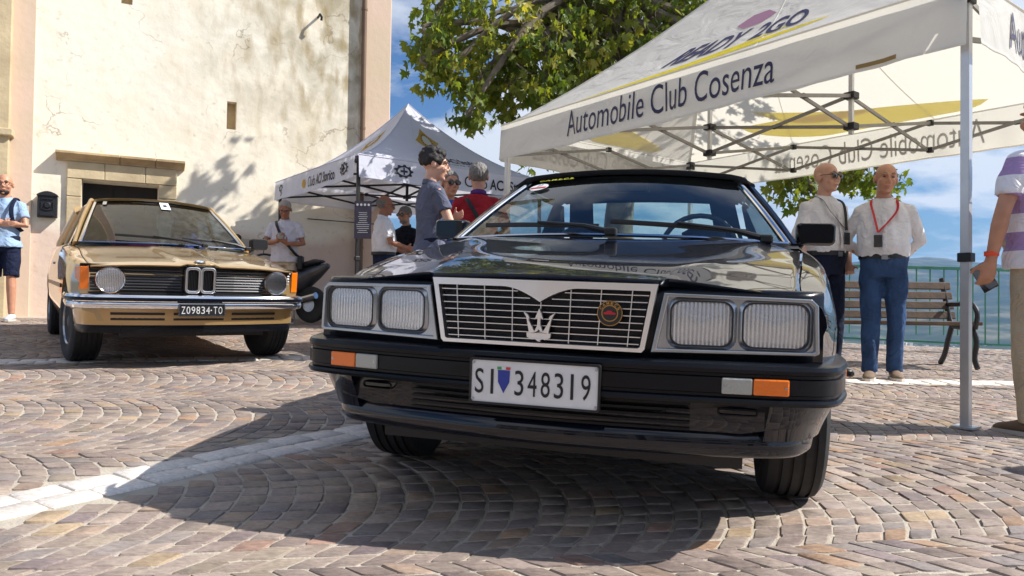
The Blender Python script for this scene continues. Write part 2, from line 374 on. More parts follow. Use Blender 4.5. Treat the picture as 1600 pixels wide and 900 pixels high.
# ------------------------------------------------------------------ land beyond the railing
def land_mat():
    m = bpy.data.materials.new('valley_land'); m.use_nodes = True; t = m.node_tree; n = t.nodes; l = t.links; b = n['Principled BSDF']; b.inputs['Roughness'].default_value = .95; b.inputs['Specular IOR Level'].default_value = .1
    tc = n.new('ShaderNodeTexCoord'); z1 = n.new('ShaderNodeTexNoise'); z1.inputs['Scale'].default_value = .012; z1.inputs['Detail'].default_value = 9; l.new(tc.outputs['Object'], z1.inputs['Vector'])
    rp = n.new('ShaderNodeValToRGB'); e = rp.color_ramp.elements; e[0].position = .35; e[0].color = (.022, .035, .014, 1); e[1].position = .68; e[1].color = (.16, .145, .085, 1); x = e.new(.52); x.color = (.05, .066, .026, 1)
    l.new(z1.outputs[0], rp.inputs[0]); l.new(rp.outputs[0], b.inputs['Base Color']); return m
M['land'] = land_mat()
rows = []; radii = [11.5, 14, 20, 35, 60, 110, 170, 260, 400, 600, 800, 1050, 1300, 1550, 1800, 2100, 2400, 2650, 2900, 3100, 3300, 3500, 3800, 4200]
ZT = [(11.5, -4.5), (14, -7), (35, -14), (110, -30), (260, -52), (600, -75), (1000, -88), (1550, -88), (1900, -70), (2200, -35), (2500, 15), (2800, 80), (3100, 150), (3400, 180), (3700, 170), (4200, 110)]
def land_z(r, a):
    z = lerp_table(ZT, r)[0]; p = Vector((math.sin(a)*r, math.cos(a)*r, 0))
    amp = min(r*.02, 24); z += amp*noise.fractal(p/400+Vector((5, 2, 0)), 1, 2, 5)*1.0
    if r > 2100: z += (r-2100)/1300*(50*noise.fractal(Vector((a*5+3, r/1200, 1)), 1, 2, 4)+14*math.sin(a*3+1.2))
    return z
angs = [R(-75+150*i/240) for i in range(241)]
for r_ in radii: rows.append([Vector((math.sin(a)*r_, math.cos(a)*r_, land_z(r_, a))) for a in angs])
land = tag(MB().grid(rows).build('terrain', 'land', smooth=180), kind='structure')
M['town'] = mat('town_walls', (.52, .47, .41), .9, var=.35, scale=.02)
mb = MB(); rt = random.Random(5)
for i in range(1500):
    a = R(rt.uniform(-6, 40)); r_ = rt.uniform(600, 1850)
    if noise.noise(Vector((a*14, r_/300, 0))) < -.05: continue
    z = land_z(r_, a); w, d_, h_ = rt.uniform(3, 9), rt.uniform(3, 9), rt.uniform(2.5, 7)
    mb.box((math.sin(a)*r_, math.cos(a)*r_, z+h_/2-1), (w, d_, h_+2), Matrix.Rotation(rt.uniform(0, PI), 3, 'Z'))
o = mb.build('distant_town', 'town', smooth=0, fix=False); tag(o, 'pale buildings of the distant town scattered over the valley floor', 'town', kind='stuff')
def leaf_mat(name, a, b_, tr=.35):
    m = bpy.data.materials.new(name); m.use_nodes = True; t = m.node_tree; n = t.nodes; l = t.links; b = n['Principled BSDF']; o = n['Material Output']
    at_ = n.new('ShaderNodeAttribute'); at_.attribute_name = 'tone'; oi = n.new('ShaderNodeObjectInfo')
    ad = n.new('ShaderNodeMath'); ad.operation = 'ADD'; l.new(at_.outputs['Fac'], ad.inputs[0]); ad.inputs[1].default_value = 0
    rp = n.new('ShaderNodeValToRGB'); e = rp.color_ramp.elements; e[0].color = (*a, 1); e[1].color = (*b_, 1); x = e.new(.8); x.color = (*[p*.6+q*.4 for p, q in zip(a, b_)], 1)
    l.new(ad.outputs[0], rp.inputs[0]); l.new(rp.outputs[0], b.inputs['Base Color']); b.inputs['Roughness'].default_value = .5; b.inputs['Specular IOR Level'].default_value = .35
    tl = n.new('ShaderNodeBsdfTranslucent'); g = n.new('ShaderNodeMix'); g.data_type = 'RGBA'; g.blend_type = 'MULTIPLY'; g.inputs[0].default_value = 1; l.new(rp.outputs[0], g.inputs[6]); g.inputs[7].default_value = (1.5, 1.45, .5, 1); l.new(g.outputs[2], tl.inputs[0])
    mx = n.new('ShaderNodeMixShader'); mx.inputs[0].default_value = tr; l.new(b.outputs[0], mx.inputs[1]); l.new(tl.outputs[0], mx.inputs[2]); l.new(mx.outputs[0], o.inputs[0]); return m
M['leaf'] = leaf_mat('plane_leaf', (.105, .165, .026), (.46, .41, .075), .52); M['leaf_dark'] = leaf_mat('wood_leaf', (.02, .035, .010), (.06, .075, .02), .2)
M['bark'] = mat('plane_bark', (.16, .13, .095), .9, var=.45, scale=6, bump=.5, bscale=20)
# wooded slope just below the railing
V, F, T = [], [], []; rw = random.Random(11)
for i in range(60):
    a = R(rw.uniform(2, 44)); r_ = rw.uniform(60, 260); x, y = math.sin(a)*r_, math.cos(a)*r_; z = land_z(r_, a); s = rw.uniform(3, 6)
    for k in range(160):
        d = Vector((rw.gauss(0, 1), rw.gauss(0, 1), rw.gauss(0, 1))).normalized()*s*rw.uniform(.55, 1)
        c = Vector((x, y, z+s*.9))+Vector((d.x, d.y, d.z*.8)); u = Vector((rw.gauss(0, 1), rw.gauss(0, 1), rw.gauss(0, .5))).normalized(); v = u.orthogonal().normalized(); q = s*rw.uniform(.10, .2); b_ = len(V)
        V += [c-u*q, c+v*q*.7, c+u*q, c-v*q*.7]; F.append((b_, b_+1, b_+2, b_+3)); T += [rw.random()]*4
me = bpy.data.meshes.new('slope_trees'); me.from_pydata(V, [], F); a_ = me.attributes.new('tone', 'FLOAT', 'POINT'); a_.data.foreach_set('value', T)
tag(link('slope_trees', me, 'leaf_dark'), 'dark green woods on the slope below the railing', 'woods', kind='stuff')

# ------------------------------------------------------------------ the church
WO = Vector((-6.37, 10.3, 0)); WD = Vector((.884, .467, 0)).normalized(); WN = Vector((WD.y, -WD.x, 0)); GW = gz(-5, 11)-.15
def wt(px, py, off=0):
    d = ray(px, py); o_ = Vector((0, 0, CAM_H)); k = (WO+WN*off-o_).dot(WN)/d.dot(WN); p = o_+d*k; return (p-WO).dot(WD), p.z
WMX = Matrix(((WD.x, -WN.x, 0, WO.x), (WD.y, -WN.y, 0, WO.y), (0, 0, 1, 0), (0, 0, 0, 1)))     # local x along the wall, y into it
def plaster():
    m = bpy.data.materials.new('old_plaster'); m.use_nodes = True; t = m.node_tree; n = t.nodes; l = t.links; b = n['Principled BSDF']; b.inputs['Roughness'].default_value = .92; b.inputs['Specular IOR Level'].default_value = .15
    tc = n.new('ShaderNodeTexCoord'); sp = n.new('ShaderNodeSeparateXYZ'); l.new(tc.outputs['Object'], sp.inputs[0])
    def noi(sc, det=6, dist=0, stretch=None):
        z = n.new('ShaderNodeTexNoise'); z.inputs['Scale'].default_value = sc; z.inputs['Detail'].default_value = det; z.inputs['Distortion'].default_value = dist
        if stretch:
            mp_ = n.new('ShaderNodeMapping'); mp_.inputs['Scale'].default_value = stretch; l.new(tc.outputs['Object'], mp_.inputs[0]); l.new(mp_.outputs[0], z.inputs['Vector'])
        else: l.new(tc.outputs['Object'], z.inputs['Vector'])
        return z.outputs[0]
    def ramp(v, p0, p1):
        r_ = n.new('ShaderNodeMapRange'); r_.inputs[1].default_value = p0; r_.inputs[2].default_value = p1; l.new(v, r_.inputs[0]); return r_.outputs[0]
    def mix(f, a, c):
        x = n.new('ShaderNodeMix'); x.data_type = 'RGBA'; l.new(f, x.inputs[0])
        for s_, v in ((6, a), (7, c)):
            if isinstance(v, tuple): x.inputs[s_].default_value = (*v, 1)
            else: l.new(v, x.inputs[s_])
        return x.outputs[2]
    def mul(a, c):
        x = n.new('ShaderNodeMath'); x.operation = 'MULTIPLY'; l.new(a, x.inputs[0])
        if isinstance(c, (int, float)): x.inputs[1].default_value = c
        else: l.new(c, x.inputs[1])
        return x.outputs[0]
    col = mix(ramp(noi(.55), .38, .62), srgb(241, 232, 212), srgb(236, 230, 214))
    col = mix(mul(ramp(noi(1.6, 8), .5, .72), .55), col, srgb(230, 216, 188))
    # grey weathering on the upper right
    up = mul(ramp(sp.outputs['X'], .9, 3.6), ramp(sp.outputs['Z'], 2.4, 4.4))
    col = mix(mul(up, ramp(noi(2.2, 10, .5), .36, .64)), col, srgb(176, 166, 142))
    col = mix(mul(mul(up, ramp(noi(5, 8, 0, (1, 1, .35)), .48, .66)), .8), col, srgb(160, 140, 100))
    # pinkish lower coat
    zz_ = n.new('ShaderNodeMath'); zz_.operation = 'ADD'; l.new(sp.outputs['Z'], zz_.inputs[0]); l.new(mul(noi(1.3, 5), .7), zz_.inputs[1])
    low = ramp(zz_.outputs[0], 2.15, 1.95); col = mix(mul(low, .75), col, srgb(208, 180, 164))
    col = mix(mul(ramp(noi(9, 8), .6, .75), .35), col, srgb(150, 130, 105))
    # hairline cracks
    vo = n.new('ShaderNodeTexVoronoi'); vo.feature = 'DISTANCE_TO_EDGE'; vo.inputs['Scale'].default_value = .62
    wv = n.new('ShaderNodeVectorMath'); wv.operation = 'ADD'; nz_ = n.new('ShaderNodeTexNoise'); nz_.inputs['Scale'].default_value = 2.5; nz_.inputs['Detail'].default_value = 6; l.new(tc.outputs['Object'], nz_.inputs['Vector'])
    l.new(tc.outputs['Object'], wv.inputs[0]); l.new(nz_.outputs['Color'], wv.inputs[1]); l.new(wv.outputs[0], vo.inputs['Vector'])
    cr_ = mul(ramp(vo.outputs[0], .009, .001), ramp(noi(1.1, 3), .5, .58)); col = mix(mul(cr_, .55), col, srgb(120, 95, 65))
    l.new(col, b.inputs['Base Color'])
    bp = n.new('ShaderNodeBump'); bp.inputs['Strength'].default_value = .35; bp.inputs['Distance'].default_value = .025; l.new(noi(7, 10), bp.inputs['Height']); l.new(bp.outputs[0], b.inputs['Normal'])
    return m
M['plaster'] = plaster()
M['pink'] = mat('pink_plaster', srgb(218, 190, 172), .9, col2=srgb(206, 186, 160), scale=1.2, bump=.4, bscale=12, detail=8)
M['limestone'] = mat('limestone', srgb(206, 188, 152), .9, col2=srgb(178, 160, 128), scale=3, bump=.6, bscale=18, detail=9)
M['cornice'] = mat('weathered_cornice', srgb(205, 180, 138), .9, col2=srgb(150, 128, 98), scale=2.6, bump=.8, bscale=14, detail=9)
M['dark_wood'] = mat('dark_door', (.012, .010, .009), .6, var=.4, scale=5)
M['iron'] = mat('cast_iron', (.035, .036, .04), .45, .6, bump=.3, bscale=60)
M['pipe'] = mat('copper_downpipe', srgb(110, 88, 70), .6, .2, var=.2, scale=4)
church = thing('church', 'tall cream church with weathered cracked plaster and a stone door frame', 'church', WMX)
te = wt(608, 200)[0]; HT = 10.5; D0 = wt(128, 280); D1 = wt(248, 288); S0 = wt(355, 158); S1 = wt(369, 203); U0 = wt(190, -18); U1 = wt(207, 8)
def wall_panel(name, x0, x1, z0, z1, holes, thick, m, parent, y0=0.0):
    xs = sorted({x0, x1, *[h[0] for h in holes], *[h[1] for h in holes]}); zs = sorted({z0, z1, *[h[2] for h in holes], *[h[3] for h in holes]}); b = MB()
    for i in range(len(xs)-1):
        for j in range(len(zs)-1):
            cx_, cz_ = (xs[i]+xs[i+1])/2, (zs[j]+zs[j+1])/2
            if any(h[0] < cx_ < h[1] and h[2] < cz_ < h[3] for h in holes): continue
            b.add([(xs[i], y0, zs[j]), (xs[i+1], y0, zs[j]), (xs[i+1], y0, zs[j+1]), (xs[i], y0, zs[j+1])], [(0, 1, 2, 3)])
    for h in holes:
        a, c, e, f_ = h
        for p, q in (((a, e), (a, f_)), ((a, f_), (c, f_)), ((c, f_), (c, e)), ((c, e), (a, e))):
            b.add([(p[0], y0, p[1]), (q[0], y0, q[1]), (q[0], y0+thick, q[1]), (p[0], y0+thick, p[1])], [(0, 1, 2, 3)])
    return b.build(name, m, parent, smooth=0, fix=False)
tp0 = wt(55, 100)[0]; tp1 = wt(20, 100)[0]; td = wt(566, 100)[0]
wall_panel('wall', tp0, td, GW-1, HT, [(D0[0], D1[0], GW-1, D0[1]), (S0[0], S1[0], S1[1], S0[1]), (U0[0], U1[0], U1[1], U0[1])], .5, 'plaster', church)
b = MB(); b.box(((tp0+tp1)/2, .14, HT/2), (tp0-tp1, .4, HT+2)); b.build('pilaster', 'pink', church, smooth=0)
b = MB(); b.box((tp1-.75, .05, HT/2), (1.5, .5, HT+2)); b.build('pilaster', 'limestone', church, smooth=0, bevel=.01)
b = MB(); zl = wt(10, 211)[1]; b.box((tp1-.75, -.08, zl), (1.6, .36, .1)); b.build('ledge', 'limestone', church, smooth=0, bevel=.015)
b = MB(); b.box(((td+te)/2, .15, HT/2), (te-td, .4, HT+2)); b.build('corner_pilaster', 'pink', church, smooth=0, bevel=.02)
b = MB(); b.box((te-.06, 4.3, HT/2), (.1, 8, HT+2)); b.box((tp1-1.0, 4.3, HT/2), (.1, 8, HT+2)); b.box((te/2-1, 4.3, HT+.5), (te+4, 9, .3)); b.build('side_wall', 'plaster', church, smooth=0)
b = MB(); b.box(((D0[0]+D1[0])/2, .42, 1.4), (D1[0]-D0[0]+.1, .05, 3.4)); dr = b.build('door', 'dark_wood', church, smooth=0)
for k in range(5):
    b = MB(); w = (D1[0]-D0[0])/5; b.box((D0[0]+w*(k+.5), .39, 1.4), (w-.02, .02, 3.2)); b.build('plank', 'dark_wood', dr, smooth=0)
for (h0, h1) in ((S0, S1), (U0, U1)):
    b = MB(); b.box(((h0[0]+h1[0])/2, .16, (h0[1]+h1[1])/2), (h1[0]-h0[0]+.05, .04, h0[1]-h1[1]+.05)); b.build('slit_window', 'cornice', church, smooth=0)
# stone door frame: jamb blocks, lintel blocks, cornice stones
jw0 = wt(104, 300)[0]; jw1 = wt(276, 300)[0]; ztop = wt(110, 252)[1]; zd = D0[1]; rj = random.Random(2)
for a, c in ((jw0, D0[0]), (D1[0], jw1)):
    z = GW-.2
    while z < zd-.05:
        h_ = min(rj.uniform(.42, .6), zd-z); b = MB(); b.box(((a+c)/2, .055, z+h_/2), (c-a-.004, .2, h_-.008)); b.build('jamb_stone', 'limestone', church, smooth=0, bevel=.008); z += h_
x = jw0
for fr in (.33, .7, 1):
    x1 = jw0+(jw1-jw0)*fr; b = MB(); b.box(((x+x1)/2, .05, (zd+ztop)/2), (x1-x-.006, .2, ztop-zd-.006)); b.build('lintel_stone', 'limestone', church, smooth=0, bevel=.008); x = x1
c0 = wt(88, 240)[0]; c1 = wt(289, 258)[0]; x = c0
for fr in (.48, .76, 1):
    x1 = c0+(c1-c0)*fr; b = MB(); a, c = x, x1-.006
    prof = [(-.02, 0), (-.05, .0), (-.06, .025), (-.09, .045), (-.14, .08), (-.16, .088), (-.16, .125), (.04, .142)]
    b.loft([[Vector((xx, y, ztop+z)) for y, z in prof+[(.04, 0)]] for xx in (a, c)]); b.build('cornice_stone', 'cornice', church, smooth=0, bevel=.006); x = x1
b = MB(); b.tube([(td+.0, -.09, GW-.5), (td, -.09, HT)], .042, 12); dp = b.build('downpipe', 'pipe', church)
for z in (1.6, 3.6, 5.6, 7.6):
    b = MB(); b.lathe([(-.02, .05), (.02, .05)], 12, 'z', (td, -.09, z)); b.build('pipe_clip', 'pipe', dp)
b = MB(); hp = wt(497, 27); b.tube([(hp[0], .02, hp[1]), (hp[0], -.14, hp[1]), (hp[0]+.02, -.17, hp[1]-.05), (hp[0]+.02, -.15, hp[1]-.1)], .02, 8); b.build('hook', 'iron', church)
b = MB(); z0, z1 = wt(495, 343)[1], wt(495, 343)[1]; b.tube([(wt(480, 343)[0], -.02, z0), (te-.1, -.12, z0-.03)], .008, 6); b.build('cable', 'iron', church)
# cast mailbox
m0 = wt(59, 340); m1 = wt(91, 303); mw = m1[0]-m0[0]; mh = m1[1]-m0[1]
mbx = thing('mailbox', 'black cast metal mailbox with relief, hung on the church wall', 'mailbox', WMX @ Matrix.Translation((m0[0]+mw/2, -.01, m0[1])))
arch = [(-.5, 0), (.5, 0), (.5, .82), (.46, .87), (.33, .93), (.15, .985), (0, 1), (-.15, .985), (-.33, .93), (-.46, .87), (-.5, .82)]
b = MB(); b.prism(arch, lambda u, v, w: Vector((u*mw, -.11+.11*w, v*mh))); b.build('case', 'iron', mbx, smooth=0, bevel=.006)
b = MB(); b.prism([(u*1.1, v*1.0+.04 if v > .5 else v*0+.86) for u, v in arch if v > .8], lambda u, v, w: Vector((u*mw, -.13+.13*w, v*mh))); b.build('lid', 'iron', mbx, smooth=0)
b = MB(); b.box((0, -.118, mh*.74), (mw*.6, .015, mh*.05)); b.build('letter_slot', 'black', mbx, smooth=0)
b = MB(); b.lathe([(-.128, .0), (-.128, mw*.14), (-.11, mw*.2)], 14, 'y', (0, 0, mh*.48)); b.tube([(-mw*.3, -.116, mh*.62), (-mw*.3, -.116, mh*.34), (0, -.118, mh*.28), (mw*.3, -.116, mh*.34), (mw*.3, -.116, mh*.62)], .008, 6); b.build('relief', 'iron', mbx)
b = MB(); b.box((0, -.115, mh*.12), (mw*.7, .012, mh*.12)); b.build('name_plate', 'iron', mbx, smooth=0, bevel=.003)

# ------------------------------------------------------------------ railing and bench
M['green'] = mat('green_paint', srgb(70, 138, 112), .45, var=.15, scale=6)
M['bench_wood'] = mat('bench_wood', srgb(84, 64, 46), .6, var=.35, scale=7, bump=.3, bscale=40)
def railing(name, a, b_, label):
    a, b_ = Vector(a), Vector(b_); d = (b_-a); Lh = d.length; rz = math.atan2(d.y, d.x); t = thing(name, label, 'railing', xyz(a.x, a.y, gz(a.x, a.y), rz), 'railing panels along the terrace edge'); sl = (gz(b_.x, b_.y)-gz(a.x, a.y))/Lh
    q = MB(); q.bar((0, 0, 1.03), (Lh, 0, 1.03+sl*Lh), .05, .035); q.build('top_rail', 'green', t, smooth=0)
    q = MB(); q.bar((0, 0, .12), (Lh, 0, .12+sl*Lh), .035, .025); q.build('bottom_rail', 'green', t, smooth=0)
    nb = int(Lh/.15)
    for i in range(nb+1):
        x = i*Lh/nb; q = MB(); post = i % 9 == 0
        q.tube([(x, 0, -.05 if post else .12), (x, 0, (1.03)+sl*x)], .02 if post else .009, 8); q.build('post' if post else 'baluster', 'green', t)
    return t
railing('railing', (1.9, 9.9, 0), (5.6, 8.95, 0), 'green metal railing section behind the bench and the two men')
railing('railing', (5.6, 8.95, 0), (10.2, 8.5, 0), 'green metal railing section at the right edge behind the striped shirt')
railing('railing', (-1.2, 13.6, 0), (1.85, 10.0, 0), 'green metal railing section far behind the white tents')
bl = gp(1505, 573); bench = thing('park_bench', 'wooden slatted park bench with dark cast iron ends behind the two men', 'bench', xyz(bl.x-.95, bl.y-.05, gz(bl.x-.95, bl.y), R(-1)))
BW = 2.0
for k, (y, z, tl) in enumerate([(-.20, .42, 0), (-.10, .415, 0), (0, .41, 0), (.10, .415, 0)]):
    q = MB(); q.box((-.12, y-.12, z), (BW, .085, .035)); q.build('seat_slat', 'bench_wood', bench, smooth=0, bevel=.006)
for k in range(4):
    z = .49+k*.098; q = MB(); q.box((-.12, .09+.03*k, z), (BW, .03, .075), Matrix.Rotation(R(-14), 3, 'X')); q.build('back_slat', 'bench_wood', bench, smooth=0, bevel=.006)
for s in (-1, 1):
    x = -.12+s*(BW/2-.06); q = MB()
    prof = catmull([(x, -.38, 0), (x, -.33, .10), (x, -.36, .25), (x, -.28, .37), (x, -.05, .385), (x, .06, .42), (x, .14, .62), (x, .22, .86)], 4); q.tube(prof, [(.022, .03)]*len(prof), 8)
    pr = catmull([(x, .03, .40), (x, .10, .25), (x, .16, .10), (x, .24, 0)], 4); q.tube(pr, [(.022, .03)]*len(pr), 8)
    pr = catmull([(x, -.34, .37), (x, -.37, .52), (x, -.25, .62), (x, -.08, .60), (x, .12, .60)], 4); q.tube(pr, .022, 8)
    q.build('bench_end', 'iron', bench)

# ------------------------------------------------------------------ the air over the valley
M['haze'] = bpy.data.materials.new('haze_air'); M['haze'].use_nodes = True; t_ = M['haze'].node_tree; t_.nodes.remove(t_.nodes['Principled BSDF'])
pv_ = t_.nodes.new('ShaderNodeVolumePrincipled'); pv_.inputs['Color'].default_value = (.30, .55, 1, 1); pv_.inputs['Density'].default_value = 1.35e-4; pv_.inputs['Anisotropy'].default_value = .2
t_.links.new(pv_.outputs[0], t_.nodes['Material Output'].inputs['Volume'])
mb = MB(); mb.box((0, 900, 70), (9000, 9000, 500)); tag(mb.build('haze', 'haze', smooth=0), kind='stuff')
# ================================================================== tents
M['tent_white'] = fabric_mat('white_canopy', srgb(238, 236, 230), .42); M['tent_cool'] = fabric_mat('pale_canopy', srgb(220, 222, 236), .30)
M['frame_white'] = mat('painted_frame', (.60, .60, .60), .35, .5, var=.06, scale=10); M['frame_dark'] = mat('dark_frame', (.02, .02, .022), .4, .3)
M['truss_shaded'] = mat('shaded_truss_metal', (.26, .25, .235), .45, .3, var=.1, scale=8)  # frame metal darkened in its colour for the shade under the canopy
M['gold'] = fabric_mat('gold_print', srgb(205, 165, 50), .3)
def tent(name, label, P0, U, lu, V_, lv, ze, zv, H, ridge, fab, frm, post_skip=(), n_u=3, n_v=2, pw=.045, pk=.4):
    """P0 near corner; U, V_ unit directions; ze eave height, zv valance bottom, H rise of the roof, ridge = (u0, u1) on the centre line"""
    t = thing(name, label, 'tent', xyz(P0.x, P0.y, gz(P0.x, P0.y), math.atan2(U.y, U.x))); z0 = gz(P0.x, P0.y); ze -= z0; zv -= z0
    P = lambda u, v, z: Vector((u, v, z))                     # local: x along U, y along V_ (left-handed handled by caller)
    cor = [(0, 0), (lu, 0), (lu, lv), (0, lv)]; rd = [(ridge[0], lv/2), (ridge[1], lv/2), (ridge[1], lv/2), (ridge[0], lv/2)]
    faces = {}
    for i in range(4):
        A, B_, a, b_ = cor[i], cor[(i+1) % 4], rd[i], rd[(i+1) % 4]
        def fn(e, s, off=0, A=A, B_=B_, a=a, b_=b_):
            x0 = A[0]+(B_[0]-A[0])*e; y0 = A[1]+(B_[1]-A[1])*e; x1 = a[0]+(b_[0]-a[0])*e; y1 = a[1]+(b_[1]-a[1])*e
            sag = .05*math.sin(PI*e)*math.sin(PI*min(1, s))
            return Vector((x0+(x1-x0)*s, y0+(y1-y0)*s, ze+H*(pk*s+(1-pk)*s**2.0)-sag+off))
        faces[i] = fn
        mb = MB(); mb.grid([[fn(e/16, s/14) for e in range(17)] for s in range(15)]); rp_o = mb.build('roof_panel', fab, t, smooth=60)
        mb = MB(); mb.tube([fn(0, s/14, .004) for s in range(15)], .007, 6); mb.build('hip_seam', fab, rp_o)
        for e_ in (.33, .67):
            mb = MB(); mb.tube([fn(e_, s/14, .002) for s in range(15)], [(.004, .002)]*15, 4); mb.build('seam', fab, rp_o)
    vf = {}
    for i in range(4):
        A, B_ = Vector((*cor[i], 0)), Vector((*cor[(i+1) % 4], 0)); d = (B_-A); ln = d.length; d = d/ln; nrm = Vector((d.y, -d.x, 0)); ph = i*1.7
        def fn(s, z, off=0, A=A, d=d, nrm=nrm, ln=ln, ph=ph):
            k = (ze-z)/(ze-zv); w = .012*math.sin(s*5.1+ph)+.010*math.sin(s*11.3+2*ph)+.006*math.sin(s*23+ph)
            return A+d*s+nrm*(.035+off+w*k*min(1, s/.3, (ln-s)/.3)+.018*k)+Vector((0, 0, z-.012*k*math.sin(PI*s/ln)*0-.02*k*math.sin(PI*s/ln)))
        vf[i] = (fn, ln); n = int(ln/.06)
        mb = MB(); mb.grid([[fn(ln*j/n, ze+.01+(zv-ze-.01)*k/8) for j in range(n+1)] for k in range(9)]); vo = mb.build('valance', fab, t, smooth=60)
        mb = MB(); mb.grid([[fn(ln*j/n, z, .003) for j in range(n+1)] for z in (zv+.018, zv+.004)]); mb.build('hem', fab, vo, smooth=60)
        mb = MB(); mb.tube([fn(ln*j/n, ze+.004, .002) for j in range(n+1)], .006, 5); mb.build('seam', fab, vo)
    # frame
    for k, (x, y) in enumerate(cor):
        xx = x+(.03 if x == 0 else -.03); yy = y+(.03 if y == 0 else -.03); wp = t.matrix_world @ Vector((xx, yy, 0)); zf = gz(wp.x, wp.y)-z0
        if k in post_skip: continue
        mb = MB(); mb.bar((xx, yy, zf), (xx, yy, ze-.03), pw, pw, up=(0, 1, 0)); po = mb.build('post', frm, t, smooth=0, bevel=.003)
        mb = MB(); mb.box((xx, yy, zf+.008), (.11, .11, .012)); mb.build('foot_plate', frm, po, smooth=0)
        mb = MB(); mb.box((xx, yy, zf+.92), (pw*1.5, pw*1.5, .05)); mb.build('clamp', 'black', po, smooth=0, bevel=.005)
        mb = MB(); mb.box((xx, yy, ze-.05), (pw*1.7, pw*1.7, .09)); mb.build('corner_bracket', 'black', po, smooth=0, bevel=.005)
    zt, zb = ze-.04, zv+.05
    def scis(a, b_, n):
        a, b_ = Vector(a), Vector(b_); side = (b_-a).normalized().cross(Vector((0, 0, 1)))*.012
        for i in range(n):
            p, q = a.lerp(b_, i/n), a.lerp(b_, (i+1)/n); u = Vector((0, 0, 1))
            for k, (z1, z2) in enumerate(((zt, zb), (zb, zt))):
                o_ = side*(1 if k else -1); mb = MB(); mb.bar(p+u*z1+o_, q+u*z2+o_, .014, .028); mb.build('truss_bar', 'truss_shaded' if frm == 'frame_white' else frm, t, smooth=0)
            mb = MB(); mb.box((p+q)/2+u*(zt+zb)/2, (.035, .035, .035)); mb.build('pivot', 'black', t, smooth=0, bevel=.004)
        for i in range(1, n):
            p = a.lerp(b_, i/n)
            for z in (zt, zb): mb = MB(); mb.box(p+Vector((0, 0, z)), (.05, .05, .05)); mb.build('truss_joint', 'black', t, smooth=0, bevel=.005)
    e = .03; scis((e, e, 0), (lu-e, e, 0), n_u); scis((e, lv-e, 0), (lu-e, lv-e, 0), n_u); scis((e, e, 0), (e, lv-e, 0), n_v); scis((lu-e, e, 0), (lu-e, lv-e, 0), n_v)
    if ridge[1] > ridge[0]:
        scis((ridge[0], e, 0), (ridge[0], lv-e, 0), 2); scis((ridge[1], e, 0), (ridge[1], lv-e, 0), 2); scis((ridge[0], lv/2, 0), (ridge[1], lv/2, 0), 1)
    else:
        scis((lu/2, e, 0), (lu/2, lv-e, 0), 2); scis((e, lv/2, 0), (lu-e, lv/2, 0), 2)
    for x in sorted(set(ridge)):
        mb = MB(); mb.bar((x, lv/2, zb-.06), (x, lv/2, ze+H-.02), .032, .032, up=(0, 1, 0)); kp = mb.build('king_post', frm, t, smooth=0)
        for z in (zt, zb): mb = MB(); mb.box((x, lv/2, z), (.09, .09, .055)); mb.build('truss_joint', 'black', kp, smooth=0, bevel=.006)
    return t, faces, vf
# big tent: local x runs from the near right post away to the far left post
tU = Vector((.8, .605, 0)).normalized(); tV = Vector((-tU.y, tU.x, 0))
# local frame x = tU (short side), y = tV (long side, towards far left)
PB = Vector((2.443, 3.922, 0)); LB, SB = 4.22, 2.85
def big_tent():
    # the long side faces the viewer on the left: start at the far left post so that x runs along the long front side
    d = -tV; P = PB+tV*LB                                            # far left corner
    return tent('canopy_tent', 'big white canopy tent with navy lettering and yellow swoosh on a pale metal frame', P, d, LB, tU, SB, 2.47, 2.13, 1.2, (1.4, 2.8), 'tent_white', 'frame_white', pk=.78)
bt, bf, bv = big_tent()
# front valance is side 0, the short right end side 1, the back side 2, the left end side 3
def val_text(v, s, a, b_, z0, z1, m, parent, **k):
    fn, ln = v; return text_on('lettering', s, lambda u, w: fn(u, w, .006), a, b_, z0, z1, m, parent, **k)
zo = gz(*(PB+tV*LB).xy); zA, zB_ = 2.205-zo, 2.42-zo
val_text(bv[0], 'Automobile Club Cosenza', .99, 3.07, zA, zB_, 'print_dark', bt, bold=.0)
val_text(bv[1], 'Automobile Club Cosenza', .40, 2.45, zA, zB_, 'print_dark', bt, bold=.0)
val_text(bv[2], 'Automobile Club Cosenza', .99, 3.07, zA, zB_, 'print_dark', bt, bold=.0)
val_text(bv[3], 'Automobile Club Cosenza', .40, 2.45, zA, zB_, 'print_dark', bt, bold=.0)
fn, ln = bv[0]; mb = MB(); mb.grid([[fn(x, z, .006) for x in (3.62, 3.7, 3.78, 3.86)] for z in (2.15-zo, 2.175-zo)]); mb.build('maker_tag', mat('tag_gold', srgb(150, 120, 60), .6), bt, smooth=0)
